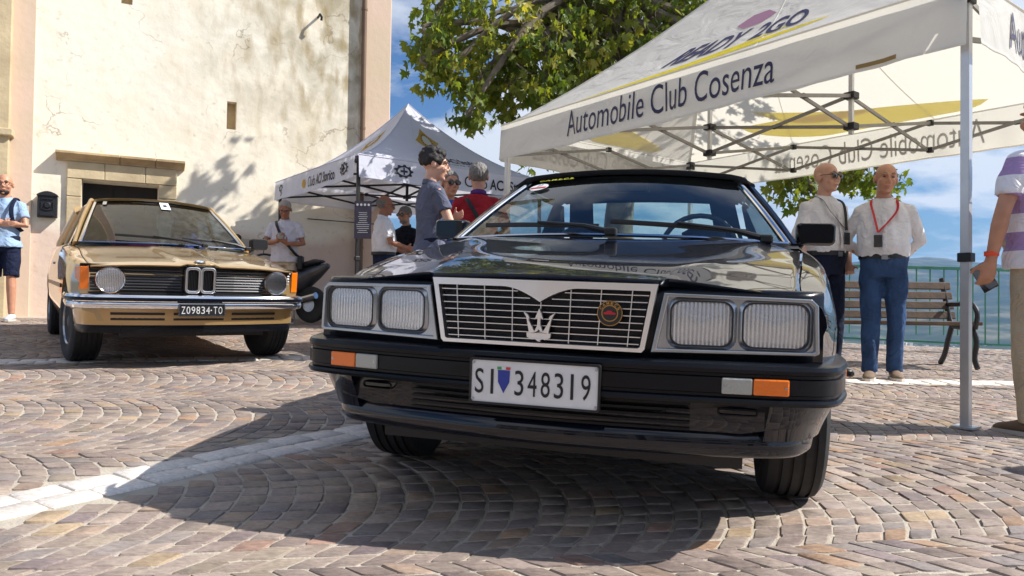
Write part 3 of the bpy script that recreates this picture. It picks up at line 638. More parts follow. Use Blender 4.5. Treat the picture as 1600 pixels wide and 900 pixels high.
for i in (0, 1, 2, 3):
    f_ = bf[i]
    if i == 0: text_on('lettering', 'READY', lambda u, v: f_(u, v, .006), .38, .61, .27, .46, 'print_dark', bt, bold=.03, shear=.3)
    if i == 0: text_on('lettering', '2GO', lambda u, v: f_(u, v, .006), .625, .77, .27, .46, 'print_dark', bt, bold=.03, shear=.3)
    mb = MB(); up = [(.20+.62*k/24, .07+.09*math.sin(PI*k/24)**.8+.15*(k/24)**2) for k in range(25)]; lo = [(u, max(.02, v-(.085 if i == 0 else .20)*math.sin(PI*k/24)**.7)) for k, (u, v) in enumerate(up)]
    mb.grid([[f_(u, v, .005) for u, v in up], [f_(u, v, .005) for u, v in lo]]); mb.build('swoosh', 'yellow', bt, smooth=0)
    mb = MB(); up = [(.42+.36*k/16, .16+.17*(k/16)) for k in range(17)]; lo = [(u, v-(.03 if i == 0 else .09)*math.sin(PI*k/16)) for k, (u, v) in enumerate(up)]
    mb.grid([[f_(u, v, .005) for u, v in up], [f_(u, v, .005) for u, v in lo]]); mb.build('swoosh', 'yellow', bt, smooth=0)
    mb = MB(); mb.add([f_(u, v, .005) for u, v in ((.56, .50), (.62, .50), (.66, .56), (.62, .63), (.56, .63), (.52, .56))], [tuple(range(6))]); mb.build('emblem', mat('emblem_mauve', srgb(170, 120, 140), .6), bt, smooth=0)
# small tent behind: near corner faces the viewer
sU = Vector((.80, .60, 0)).normalized(); sV = Vector((-sU.y, sU.x, 0)); PS = Vector((-1.93, 9.05, 0)); zs = gz(-1.93, 9.05)
stt, sf, sv = tent('canopy_tent', 'smaller pale canopy tent with black frame and gear emblems beside the church', PS, sU, 2.95, sV, 2.85, 2.52, 2.24, 1.18, (1.475, 1.475), 'tent_cool', 'frame_dark', n_u=2, n_v=2, pw=.04, pk=.45)
# local: side 0 runs along sU (right front), side 3 from far left corner back to the near corner (left front)
z0_, z1_ = 2.30-zs, 2.44-zs
val_text(sv[0], 'Club', 1.55, 1.92, z0_, z1_, 'print_black', stt); val_text(sv[0], 'ACI Storico', 1.97, 2.8, z0_, z1_, 'print_black', stt, bold=.02)
val_text(sv[3], 'Club', 1.35, 1.62, z0_, z1_, 'print_black', stt); val_text(sv[3], 'ACI Storico', 1.65, 2.25, z0_, z1_, 'print_black', stt, bold=.02)
f0 = sf[0]
text_on('lettering', 'Club', lambda u, v: f0(u, v, .006), .40, .52, .26, .36, 'print_black', stt); text_on('lettering', 'ACI Storico', lambda u, v: f0(u, v, .006), .54, .80, .26, .36, 'print_black', stt, bold=.03)
text_on('lettering', 'il futuro dal', lambda u, v: f0(u, v, .006), .42, .72, .19, .24, 'print_black', stt)
def gear(fnc, cu, cv, ru, rv, m, parent, teeth=14, inner=.62):
    mb = MB(); o_, i_ = [], []
    for k in range(teeth*4):
        a = 2*PI*k/(teeth*4); r_ = 1 if k % 4 < 2 else .8; o_.append(fnc(cu+ru*r_*math.cos(a), cv+rv*r_*math.sin(a))); i_.append(fnc(cu+ru*inner*math.cos(a), cv+rv*inner*math.sin(a)))
    mb.loft([o_, i_], cap=False); return mb.build('gear_emblem', m, parent, smooth=0, fix=False)
for i in (0, 3):
    f_ = sf[i]
    mb = MB(); cs = [(.5, .47), (.66, .60), (.5, .76), (.34, .60)]; mb.grid([[f_(*[(1-b_)*((1-a)*cs[0][q_]+a*cs[1][q_])+b_*((1-a)*cs[3][q_]+a*cs[2][q_]) for q_ in (0, 1)], .005) for a in (0, .25, .5, .75, 1)] for b_ in (0, .25, .5, .75, 1)]); mb.build('emblem', 'gold', stt, smooth=0, fix=False)
    gear(lambda u, v: f_(u, v, .010), .5, .61, .075, .085, 'print_black', stt, 16, .8)
    mb = MB(); mb.add([f_(.5+.055*math.cos(2*PI*k/16), .61+.062*math.sin(2*PI*k/16), .010) for k in range(16)], [tuple(range(16))]); mb.build('emblem', 'tent_white', stt, smooth=0, fix=False)
    fv = sv[i][0]; x = .62 if i == 0 else 2.55
    gear(lambda u, v: fv(u, v, .006), x, 2.385-zs, .14, .085, 'print_black', stt, 9, .6); mb = MB(); mb.bar(fv(x-.05, 2.385-zs, .008), fv(x+.05, 2.385-zs, .008), .002, .025); mb.bar(fv(x, 2.34-zs, .008), fv(x, 2.43-zs, .008), .02, .002); mb.build('emblem', 'print_black', stt, smooth=0)
fv = sv[3][0]; gear(lambda u, v: fv(u, v, .006), .28, 2.40-zs, .09, .06, 'print_black', stt, 7, .5); gear(lambda u, v: fv(u, v, .006), .33, 2.31-zs, .05, .04, 'print_black', stt, 6, .5)
mb = MB(); mb.add([fv(1.18+.07*math.cos(2*PI*k/14), 2.37-zs+.06*math.sin(2*PI*k/14), .006) for k in range(14)], [tuple(range(14))]); mb.build('emblem', 'gold', stt, smooth=0, fix=False)
# poster on the small tent's post
pp = at(567, 343, 8.93); ps = thing('poster', 'dark printed programme sheet hanging on the small tent post', 'poster', xyz(pp.x, 8.93, 0, R(6)))
wz = .205; z0, z1 = at(567, 373, 8.93).z, at(567, 314, 8.93).z
mb = MB(); mb.box((0, 0, (z0+z1)/2), (wz, .006, z1-z0)); mb.build('sheet', mat('poster_print', srgb(58, 52, 66), .5, var=.25, scale=14), ps, smooth=0)
M['print_white'] = mat('white_print', (.6, .6, .6), .6)
pf = lambda u, v: Vector(((u-.5)*wz, -.006, z0+(z1-z0)*v))
for k in range(4):
    mb = MB(); mb.add([pf(.17+.22*k+.07*math.cos(2*PI*j/12), .90+.034*math.sin(2*PI*j/12)) for j in range(12)], [tuple(range(12))]); mb.build('emblem', 'print_white', ps, smooth=0, fix=False)
rp_ = random.Random(4)
for k in range(11):
    mb = MB(); v = .68-.052*k; w = rp_.uniform(.4, .8); mb.add([pf(.5-w/2, v), pf(.5+w/2, v), pf(.5+w/2, v+.012), pf(.5-w/2, v+.012)], [(0, 1, 2, 3)]); mb.build('text_line', 'print_white', ps, smooth=0, fix=False)

# ================================================================== plane tree
tree = thing('plane_tree', 'plane tree with yellowing lobed leaves spreading behind the big tent', 'tree', xyz(1.55, 10.55, gz(1.55, 10.55)))
TI = tree.matrix_world.inverted()
LOBES = [  # px, py, depth, half width px, half height px, half depth m, weight
 (672, 52, 9.6, 34, 34, .5, .8), (690, 20, 10, 40, 45, .7, 1), (668, 95, 9.5, 18, 36, .4, .35), (712, 108, 9.6, 26, 38, .45, .6), (738, 172, 9.4, 16, 34, .3, .45), (756, 128, 9.7, 32, 32, .45, .8),
 (775, 45, 10, 62, 70, .9, 1.3), (800, 132, 9.9, 28, 36, .45, .8), (850, 70, 10.2, 62, 75, 1.1, 1.4), (850, 135, 9.8, 26, 28, .5, .7), (905, 110, 10.4, 52, 55, 1, 1.2), (930, 40, 10.5, 75, 70, 1.2, 1.4),
 (985, 110, 10.8, 45, 40, .9, 1), (1020, 40, 10.8, 75, 60, 1.3, 1.2), (1100, 10, 11, 80, 55, 1.4, 1.2), (860, -50, 10.2, 120, 60, .7, .8), (1000, -80, 10.4, 150, 70, .8, .6), (700, -90, 10.5, 60, 50, .5, .6), (820, 50, 11.8, 55, 45, .4, .6), (850, -40, 11.5, 60, 45, .4, .5), (745, -120, 10.9, 50, 45, .4, .6),
 (1200, -60, 11, 150, 90, 2, .6), (1240, 270, 9.3, 38, 22, .4, .8), (1262, 290, 9.2, 20, 18, .3, .6), (1330, 262, 9.4, 48, 14, .4, .6), (1375, 272, 9.3, 26, 16, .3, .45), (905, 258, 12.5, 90, 14, .5, .5), (1320, 200, 9.6, 80, 45, .6, .6), (1230, 225, 9.8, 60, 45, .6, .6),
 (1450, 60, 8.6, 130, 120, 1.6, .45), (1330, -60, 9.0, 160, 120, 2, .45)]
def leaf_shape(seed):
    r_ = random.Random(seed); pts = [(0, 0), (.16, -.04), (.52, .10), (.30, .26), (.48, .56), (.17, .52), (0, 1.0), (-.17, .52), (-.48, .56), (-.30, .26), (-.52, .10), (-.16, -.04)]
    return [Vector((x*(1+r_.uniform(-.12, .12)), y*(1+r_.uniform(-.1, .1)), -.28*abs(x)+r_.uniform(-.05, .05)-.18*y*y)) for x, y in pts]
LEAFV = [leaf_shape(i) for i in range(6)]; LF = [(0, 1, 2, 3), (0, 3, 4, 5), (0, 5, 6, 7), (0, 7, 8, 9), (0, 9, 10, 11)]
rl = random.Random(21); leaves = []; mbs = MB(); trunk_top = Vector((1.55, 10.55, 3.0)); ends = []
for (px, py, dp, rx, ry, rd, wgt) in LOBES:
    c = at(px, py, dp); sx_, sz_ = rx*dp/CAM_F, ry*dp/CAM_F; ends.append((c, min(sx_, sz_), wgt)); vol = sx_*sz_*max(rd, .3)
    n = int(min(900, (150+520*vol**.7)*wgt))
    # sprays: leaves hang along short twigs
    for k in range(max(2, n//13)):
        d = Vector((rl.gauss(0, 1), rl.gauss(0, 1), rl.gauss(0, 1))).normalized()*rl.random()**.4; s0 = c+Vector((d.x*sx_, d.y*rd, d.z*sz_)); tip = s0+Vector((rl.gauss(0, .12), rl.gauss(0, .12), -rl.uniform(.08, .3)))
        mbs.tube([s0+Vector((rl.gauss(0, .08), rl.gauss(0, .08), .12)), s0, tip], [.007, .005, .002], 4, cap=False)
        tone = min(1, max(0, rl.gauss(.36, .24)))
        for j in range(13):
            p = s0.lerp(tip, rl.random())+Vector((rl.gauss(0, .09), rl.gauss(0, .09), rl.gauss(0, .07)))
            dn = Vector((rl.gauss(0, .55), rl.gauss(0, .55), -1)).normalized(); sd_ = dn.orthogonal().normalized(); sd_ = Matrix.Rotation(rl.uniform(0, 2*PI), 3, dn) @ sd_; nr = sd_.cross(dn)
            leaves.append((p, Matrix((sd_, dn, nr)).transposed(), rl.uniform(.085, .165), rl.randrange(6), min(1, max(0, tone+rl.gauss(0, .18)))))
mb = MB(); mb.tube(catmull([(1.55, 10.55, gz(1.55, 10.55)-.1), (1.5, 10.5, 1.6), (1.6, 10.6, 3.0), (1.5, 10.7, 4.6), (1.8, 10.6, 6.5)], 4), [.26-.011*i for i in range(17)], 14)
tk = mb.build('trunk', 'bark', tree); tk.matrix_parent_inverse = TI
mb = MB()
for c, s_, w in ends:
    a = Vector((1.55+rl.uniform(-.1, .1), 10.6, rl.uniform(2.9, 5.5))); mid = a.lerp(c, .55)+Vector((0, 0, .55)); cc = catmull([a, mid, c+Vector((0, 0, s_*.4)), c-Vector((0, 0, s_*.3))], 5); mb.tube(cc, [.07*(1-i/len(cc))+.008 for i in range(len(cc))], 7)
lm = mb.build('limbs', 'bark', tree); lm.matrix_parent_inverse = TI
tw = mbs.build('twigs', 'bark', tree, fix=False); tw.matrix_parent_inverse = TI; tw['kind'] = 'stuff'
def inview(p): q = cam.matrix_world.inverted() @ p; return q.z < 0 and abs(q.x/-q.z) < .70 and abs(q.y/-q.z) < .40
order = sorted(range(len(leaves)), key=lambda i: (0 if inview(leaves[i][0]) else 1, leaves[i][0].y-leaves[i][2]*10)); big = set(order[:300])
V, F, T = [], [], []
for i, (p, m3, s, k, tn) in enumerate(leaves):
    if i in big: continue
    b_ = len(V); V += [p+m3 @ (v*s) for v in LEAFV[k]]; F += [tuple(a+b_ for a in f) for f in LF]; T += [tn]*12
me = bpy.data.meshes.new('foliage'); me.from_pydata(V, [], F); a_ = me.attributes.new('tone', 'FLOAT', 'POINT'); a_.data.foreach_set('value', T)
crown = link('crown', me, 'leaf', tree); crown.matrix_parent_inverse = TI; crown['kind'] = 'stuff'
lmesh = {}
for i in big:
    p, m3, s, k, tn = leaves[i]; key = (k, int(tn*5))
    if key not in lmesh:
        me = bpy.data.meshes.new('leaf'); me.from_pydata(LEAFV[k], [], LF); a_ = me.attributes.new('tone', 'FLOAT', 'POINT'); a_.data.foreach_set('value', [tn]*12); lmesh[key] = me
    o = link('leaf', lmesh[key], 'leaf', crown); o.matrix_parent_inverse = TI; o.matrix_basis = Matrix.Translation(p) @ (m3*s).to_4x4()
# ================================================================== cars
M['paint_black'] = mat('black_blue_paint', (.003, .004, .010), .3, coat=1, spec=.08, bump=.012, bscale=3)
def gold_paint():
    m = mat('gold_paint', srgb(186, 152, 100), .28, .5, coat=1, var=.06, scale=400); return m
M['paint_gold'] = gold_paint()
M['glass'] = glass_mat('windscreen_glass', (.74, .86, .84), 0, 1.25); M['glass_side'] = glass_mat('side_glass', (.62, .72, .72), 0, 1.1)
M['soft_top'] = mat('black_soft_top', (.012, .012, .015), .7, bump=.3, bscale=300)
M['seat'] = mat('navy_seat', (.02, .028, .06), .7, var=.2, scale=9); M['seat_tan'] = mat('tan_seat', srgb(120, 104, 84), .8, var=.2, scale=9)
M['magenta'] = mat('magenta_cloth', srgb(120, 30, 80), .8, var=.3, scale=12, bump=.5, bscale=12); M['blue_cloth'] = mat('blue_cloth', srgb(30, 55, 130), .8, var=.3, scale=12)
M['cream'] = mat('cream_trim', srgb(190, 182, 130), .7, var=.1)
def lens_mat(name, flutes, rot=0):
    m = bpy.data.materials.new(name); m.use_nodes = True; t = m.node_tree; n = t.nodes; l = t.links; n.remove(n['Principled BSDF']); o = n['Material Output']
    tc = n.new('ShaderNodeTexCoord'); w = n.new('ShaderNodeTexWave'); w.bands_direction = 'X'; w.inputs['Scale'].default_value = flutes; w.inputs['Distortion'].default_value = .4; l.new(tc.outputs['Object'], w.inputs['Vector'])
    bp = n.new('ShaderNodeBump'); bp.inputs['Strength'].default_value = .55; bp.inputs['Distance'].default_value = .004; l.new(w.outputs['Fac'], bp.inputs['Height'])
    g = n.new('ShaderNodeBsdfGlossy'); g.inputs['Roughness'].default_value = .06; l.new(bp.outputs[0], g.inputs['Normal'])
    rf = n.new('ShaderNodeBsdfTransparent'); rp = n.new('ShaderNodeValToRGB'); rp.color_ramp.elements[0].color = (.74, .75, .76, 1); rp.color_ramp.elements[1].color = (.97, .98, 1, 1); l.new(w.outputs['Fac'], rp.inputs[0]); l.new(rp.outputs[0], rf.inputs[0])
    mx = n.new('ShaderNodeMixShader'); mx.inputs[0].default_value = .13; l.new(rf.outputs[0], mx.inputs[1]); l.new(g.outputs[0], mx.inputs[2]); l.new(mx.outputs[0], o.inputs[0]); return m
M['cooler'] = mat('cooler_fins', (.05, .05, .052), .5, .5)
M['lens'] = lens_mat('headlamp_glass', 30); M['reflector'] = mat('lamp_reflector', (.93, .93, .94), .22, 1)
def _flute(m, sc):
    t = m.node_tree; n = t.nodes; l = t.links; tc = n.new('ShaderNodeTexCoord'); w = n.new('ShaderNodeTexWave'); w.bands_direction = 'X'; w.inputs['Scale'].default_value = sc; w.inputs['Distortion'].default_value = 1.2; w.inputs['Detail'].default_value = 1; l.new(tc.outputs['Object'], w.inputs['Vector'])
    bp = n.new('ShaderNodeBump'); bp.inputs['Strength'].default_value = .25; bp.inputs['Distance'].default_value = .003; l.new(w.outputs['Fac'], bp.inputs['Height']); l.new(bp.outputs[0], n['Principled BSDF'].inputs['Normal'])

def sweep(mb, path, prof, n=6, closed=False):
    """path: (x, y) plan points; prof: (outward offset, z)"""
    pts = catmull([(x, y, 0) for x, y in path], n); rings = []
    for i, p in enumerate(pts):
        d = (pts[min(i+1, len(pts)-1)]-pts[max(i-1, 0)]).normalized(); nr = Vector((d.y, -d.x, 0)); rings.append([p+nr*o_+Vector((0, 0, z)) for o_, z in prof])
    mb.loft(rings, closed=True, cap=True); return mb
def mirror_path(half): return [(-x, y) for x, y in half]+[(x, y) for x, y in half[::-1] if x > 1e-6]
def rrect(w, h, r, n=5):
    out = []
    for cx_, cy_, a in ((w/2-r, h/2-r, 0), (-w/2+r, h/2-r, 90), (-w/2+r, -h/2+r, 180), (w/2-r, -h/2+r, 270)):
        for k in range(n+1): t = R(a+90*k/n); out.append((cx_+r*math.cos(t), cy_+r*math.sin(t)))
    return out
def ring_frame(mb, outer, inner, fn, depth):
    a = [fn(u, v, 0) for u, v in outer]; b = [fn(u, v, 0) for u, v in inner]; c = [fn(u, v, depth) for u, v in outer]; d = [fn(u, v, depth) for u, v in inner]
    return mb.loft([c, a, b, d], cap=False)
def shell(name, tab, wells, m, parent, zrec, sweep_fn=None, wr=.345):
    """closed body volume lofted through the rows of tab, wheel wells cut out"""
    ys = []; y = tab[0][0]
    while y < tab[-1][0]-.001: ys.append(y); y += .05
    ys.append(tab[-1][0]); rings = []
    for y in ys:
        zb, xs, xm, xm2, xsh, zsh, xin = lerp_table(tab, y); zr = zrec(y, zsh)
        half = [(0, zb), (xs-.14, zb), (xs-.02, zb+.02), (xs, zb+.07), (xm, .42), (xm+(xm2-xm)*.5+.003, .51), (xm2, .60), ((xm2+xsh)/2+.006, (.60+zsh-.045)/2), (xsh, zsh-.045), (xsh-.012, zsh-.018), (xsh-.035, zsh-.002), (max(xin, xsh-.1), zsh+.004), (xin, zsh+.004), (xin-.004, zr), (0, zr)]
        ring = [Vector((x, y, z)) for x, z in half]+[Vector((-x, y, z)) for x, z in half[-2:0:-1]]
        if sweep_fn: ring = [Vector((p.x, p.y+sweep_fn(abs(p.x), y), p.z)) for p in ring]
        rings.append(ring)
    mb = MB(); mb.loft(rings); o = mb.build(name, m, None, smooth=28)
    cut = MB()
    for (wy, wz) in wells:
        for s in (-1, 1): cut.lathe([(s*.52, wr), (s*1.1, wr)], 36, 'x', (0, wy, wz))
    co = cut.build('cut', m, None, smooth=0); bm_ = o.modifiers.new('b', 'BOOLEAN'); bm_.object = co; bm_.operation = 'DIFFERENCE'; bm_.solver = 'EXACT'
    me = evalmesh(o); bpy.data.objects.remove(o); bpy.data.objects.remove(co); me.materials.clear(); shade(me, 28)
    return link(name, me, m, parent)
def wheel(parent, x, y, r, w, side, rim_m, steer=0, rim_r=.19, style='spoke'):
    e = bpy.data.objects.new('wheel', None); C.objects.link(e); e.parent = parent; e.location = (x, y, r); e.rotation_euler = (0, 0, steer)
    h = w/2; pr = [(-h*.80, rim_r), (-h*.98, rim_r+.03), (-h, (rim_r+r)/2), (-h*.96, r-.025), (-h*.82, r-.006)]
    for g in (-.45, -.12, .22, .55): pr += [(h*(g-.055), r-.001), (h*(g-.045), r-.009), (h*(g+.045), r-.009), (h*(g+.055), r-.001)]
    pr += [(h*.82, r-.006), (h*.96, r-.025), (h, (rim_r+r)/2), (h*.98, rim_r+.03), (h*.80, rim_r)]
    mb = MB(); mb.lathe(pr, 48); mb.build('tyre', M['tread'], e, smooth=40)
    s = side; mb = MB(); mb.lathe([(-s*h*.75, rim_r+.002), (s*h*.86, rim_r+.004), (s*h*.9, rim_r-.006), (s*h*.74, rim_r-.018), (s*h*.45, rim_r-.03), (s*h*.42, .10), (s*h*.62, .06), (s*h*.66, .0)], 36); rm = mb.build('rim', rim_m, e, smooth=35)
    for k in range(8):
        a = 2*PI*k/8; mb = MB(); mb.bar((s*h*.62, math.cos(a)*.05, math.sin(a)*.05), (s*h*.56, math.cos(a)*(rim_r-.02), math.sin(a)*(rim_r-.02)), .028, .022, up=(1, 0, 0)); mb.build('spoke', rim_m, rm, smooth=0, bevel=.004)
    mb = MB(); mb.lathe([(s*h*.6, .045), (s*h*.8, .042), (s*h*.84, .03), (s*h*.84, 0)], 20); mb.build('hub_cap', 'black', rm)
    return e
def tread_mat():
    m = mat('tyre_tread', (.02, .02, .021), .8, var=.3, scale=20); t = m.node_tree; n = t.nodes; l = t.links; b = n['Principled BSDF']
    tc = n.new('ShaderNodeTexCoord'); sp = n.new('ShaderNodeSeparateXYZ'); l.new(tc.outputs['Object'], sp.inputs[0]); a = n.new('ShaderNodeMath'); a.operation = 'ARCTAN2'; l.new(sp.outputs['Y'], a.inputs[0]); l.new(sp.outputs['Z'], a.inputs[1])
    k = n.new('ShaderNodeMath'); k.operation = 'MULTIPLY_ADD'; l.new(a.outputs[0], k.inputs[0]); k.inputs[1].default_value = 11; sl = n.new('ShaderNodeMath'); sl.operation = 'MULTIPLY'; l.new(sp.outputs['X'], sl.inputs[0]); sl.inputs[1].default_value = 4; l.new(sl.outputs[0], k.inputs[2])
    f = n.new('ShaderNodeMath'); f.operation = 'FRACT'; l.new(k.outputs[0], f.inputs[0]); g = n.new('ShaderNodeMath'); g.operation = 'GREATER_THAN'; l.new(f.outputs[0], g.inputs[0]); g.inputs[1].default_value = .14
    bp = n.new('ShaderNodeBump'); bp.inputs['Strength'].default_value = .8; bp.inputs['Distance'].default_value = .006; l.new(g.outputs[0], bp.inputs['Height']); l.new(bp.outputs[0], b.inputs['Normal']); return m
M['tread'] = tread_mat()
def plane_patch(a, b_, c, d, nu, nv, bulge=0, nrm=(0, 0, 1)):
    rows = []; n_ = Vector(nrm)
    for j in range(nv+1):
        v = j/nv; row = []
        for i in range(nu+1): u = i/nu; row.append(a(u).lerp(b_(u), v)+n_*bulge*math.sin(PI*v))
        rows.append(row)
    return rows
def arc_edge(x, y, z, yc, zc): return lambda u: Vector((x*(2*u-1), yc+(y-yc)*(2*u-1)**2, zc+(z-zc)*(2*u-1)**2))
def greenhouse(parent, body_m, roof_m, wb, wbc, wt_, wtc, rt, rtc, rb, rbc, trim, bpill, roof_over=.0, crown=.02, glass='glass', soft=False):
    eb, et = arc_edge(*wb, *wbc), arc_edge(*wt_, *wtc); er, ed = arc_edge(*rt, *rtc), arc_edge(*rb, *rbc)
    mb = MB(); rows = plane_patch(eb, et, 0, 0, 16, 8, .012, (0, -.8, .6)); mb.grid(rows); ws = mb.build('windscreen', glass, parent, smooth=180, fix=False)
    for nm, pts in (('trim', [rows[j][0] for j in range(9)]), ('trim', [rows[j][-1] for j in range(9)]), ('trim', rows[-1]), ('trim', rows[0])):
        k = MB(); k.tube([p+Vector((0, -.006, .004)) for p in pts], [(.014, .008)]*len(pts), 8); k.build('windscreen_trim', trim, ws)
    # pillars
    for s in (-1, 1):
        k = MB(); a = Vector((s*(wb[0]+.028), wb[1]+.05, wb[2]-.02)); c = Vector((s*(wt_[0]+.03), wt_[1]+.06, wt_[2]-.005)); pts = [a.lerp(c, i/6)+Vector((s*.012*math.sin(PI*i/6), 0, 0)) for i in range(7)]
        k.tube(pts, [(.026, .034)]*7, 10); k.build('pillar', body_m, parent)
        # side glass
        A = Vector((s*(wb[0]+.06), wb[1]+.16, wb[2]-.01)); Bt = Vector((s*(wt_[0]+.055), wt_[1]+.09, wt_[2]-.03)); Ct = Vector((s*(rt[0]+.05), bpill[1], rt[2]-.035)); Dn = Vector((s*(rb[0]+.09), bpill[0], rb[2]-.01))
        k = MB(); k.add([A, Bt, Ct, Dn], [(0, 1, 2, 3)]); k.build('side_window', 'glass_side', parent, smooth=0)
        k = MB(); k.tube([A, Bt, Ct], .009, 6); k.build('window_trim', trim, parent)
        k = MB(); k.tube([A, Dn], .008, 6); k.build('belt_trim', trim, parent)
        Ct2 = Vector((s*(rt[0]+.045), rt[1]-.02, rt[2]-.035)); Dn2 = Vector((s*(rb[0]+.075), rb[1]-.12, rb[2]-.005))
        if soft:
            k = MB(); k.add([Dn, Ct, Ct2+Vector((0, .05, 0)), Vector((s*(rb[0]+.03), rb[1], rb[2]))], [(0, 1, 2, 3)]); k.build('side_fabric', roof_m, parent, smooth=0)
        else:
            k = MB(); k.tube([Dn, Ct], [(.02, .025)]*2, 8); k.build('pillar', body_m, parent)
            k = MB(); k.add([Dn+Vector((0, .03, 0)), Ct+Vector((0, .03, 0)), Ct2, Dn2], [(0, 1, 2, 3)]); k.build('quarter_window', 'glass_side', parent, smooth=0)
            k = MB(); k.tube([Ct2+Vector((0, .04, 0)), Dn2+Vector((0, .10, 0))], [(.05, .07)]*2, 10); k.build('pillar', body_m, parent)
            k = MB(); k.tube([Ct, Ct2, Dn2, Dn], .008, 6); k.build('window_trim', trim, parent)
    # roof
    mb = MB(); rows = []
    n = 12
    for j in range(n+1):
        v = j/n; row = []
        for i in range(25):
            u = i/24; q = 2*u-1; a = et(u).lerp(er(u), v); xo = q*roof_over; zz_ = crown*(1-q*q)*(.35+.65*math.sin(PI*min(1, max(0, v*.9+.08))))
            edge_ = -.03*max(0, (abs(q)-.86)/.14)**2
            row.append(Vector((a.x+xo, a.y-(roof_over*.5 if j == 0 else 0), a.z+.012+zz_+edge_)))
        rows.append(row)
    front = [p+Vector((0, .012, -.026)) for p in rows[0]]; mb.grid([front]+rows)
    ro = mb.build('roof', roof_m, parent, smooth=50, fix=False); sm = ro.modifiers.new('s', 'SOLIDIFY'); sm.thickness = .02; sm.offset = -1
    k = MB(); k.grid([[p+Vector((0, .01, -.035)) for p in r_[1:-1]] for r_ in rows]); k.build('headliner', 'soft_top' if soft else 'seat', parent, smooth=60)
    for s in (0, -1):
        k = MB(); k.tube([r_[s]+Vector((0, 0, -.016)) for r_ in rows], .016, 8); k.build('roof_rail', roof_m if soft else body_m, parent)
    # rear window in its surround
    def RW(u, v): return er(u).lerp(ed(u), v)
    us = (0, .14, .86, 1); vs = (0, .05, .86, 1)
    k = MB()
    for i in range(3):
        for j in range(3):
            if i == 1 and j == 1: continue
            k.grid([[RW(us[i]+(us[i+1]-us[i])*a/6, vs[j]+(vs[j+1]-vs[j])*c/3) for a in range(7)] for c in range(4)])
    k.build('rear_panel', roof_m, parent, smooth=60)
    k2 = MB(); k2.v = [(v[0]*.98, v[1]-.02, v[2]-.01) for v in k.v]; k2.f = list(k.f); k2.build('rear_lining', 'seat', parent, smooth=60)
    k = MB(); k.grid([[RW(us[1]+(us[2]-us[1])*a/8, vs[1]+(vs[2]-vs[1])*c/4) for a in range(9)] for c in range(5)]); k.build('rear_window', 'glass', parent, smooth=180)
    return ws, eb, et
def seats(parent, y, z, m, xs=(-.36, .36), hr=True):
    for x in xs:
        k = MB(); k.tube([(x, y-.05, z-.28), (x, y, z-.1), (x, y+.05, z+.1), (x, y+.07, z+.16)], [(.23, .08), (.24, .08), (.20, .07), (.14, .05)], 14); s = k.build('seat', m, parent)
        if hr: k = MB(); k.tube([(x, y+.05, z+.16), (x, y+.06, z+.21), (x, y+.065, z+.29), (x, y+.065, z+.32)], [(.08, .03), (.13, .05), (.125, .05), (.07, .03)], 14); k.build('headrest', m, s)
def wiper(parent, eb, et, u0, u1, v1, pivot_u):
    P = lambda u, v: eb(u).lerp(et(u), v)+Vector((0, -.03, .022))
    k = MB(); k.tube([P(u0+(u1-u0)*i/6, .055+(v1-.055)*i/6) for i in range(7)], [(.006, .012)]*7, 6); w = k.build('wiper', 'black', parent)
    k = MB(); mid = P((u0+u1)/2, .055+(v1-.055)/2)+Vector((0, -.012, .012)); pv = P(pivot_u, -.03)+Vector((0, -.03, .0)); k.tube([pv, pv.lerp(mid, .35)+Vector((0, -.008, .01)), mid], [.014, .011, .006], 8); k.build('wiper_arm', 'black', w)
    k = MB(); k.box(pv, (.05, .05, .035)); k.build('wiper_pivot', 'black', w, smooth=0, bevel=.008)
def lamp_rect(parent, fn, w, h, r=.028):
    """fn(u, v, d): point on the bezel plane, d outward"""
    o_ = rrect(w, h, r)
    k = MB(); k.loft([[fn(u*1.025, v*1.03, -.01) for u, v in o_], [fn(u*1.025, v*1.03, .006) for u, v in o_], [fn(u*.97, v*.96, .006) for u, v in o_], [fn(u*.96, v*.95, -.01) for u, v in o_]], cap=False); e = k.build('headlight', 'black', parent)
    k = MB(); k.loft([[fn(u*s, v*s, d) for u, v in o_] for s, d in ((.97, 0), (.85, -.022), (.6, -.045), (.3, -.056), (.1, -.058))]); k.build('reflector', 'reflector', e)
    k = MB(); k.loft([[fn(u*s, v*s, d) for u, v in rrect(.044, .044, .02)] for s, d in ((1, -.058), (1, -.02), (.5, -.015))]); k.build('bulb_shield', 'satin', e)
    k = MB(); k.loft([[fn(u*s, v*s, d) for u, v in o_] for s, d in ((.965, .001), (.9, .006), (.6, .012), (.3, .0145), (.05, .015))]); k.build('lens', 'lens', e, smooth=60)
    return e
def num_plate(parent, s1, fn, w, h, m, mt, extra=None):
    k = MB(); o_ = rrect(w, h, .006); k.prism(o_, lambda u, v, d: fn(u, v, .006-.006*d)); p = k.build('number_plate', m, parent, smooth=0)
    for (t, a, b_, c, d) in s1: text_on('lettering', t, lambda u, v: fn(u, v, .0075), a, b_, c, d, mt, p, bold=.0)
    return p

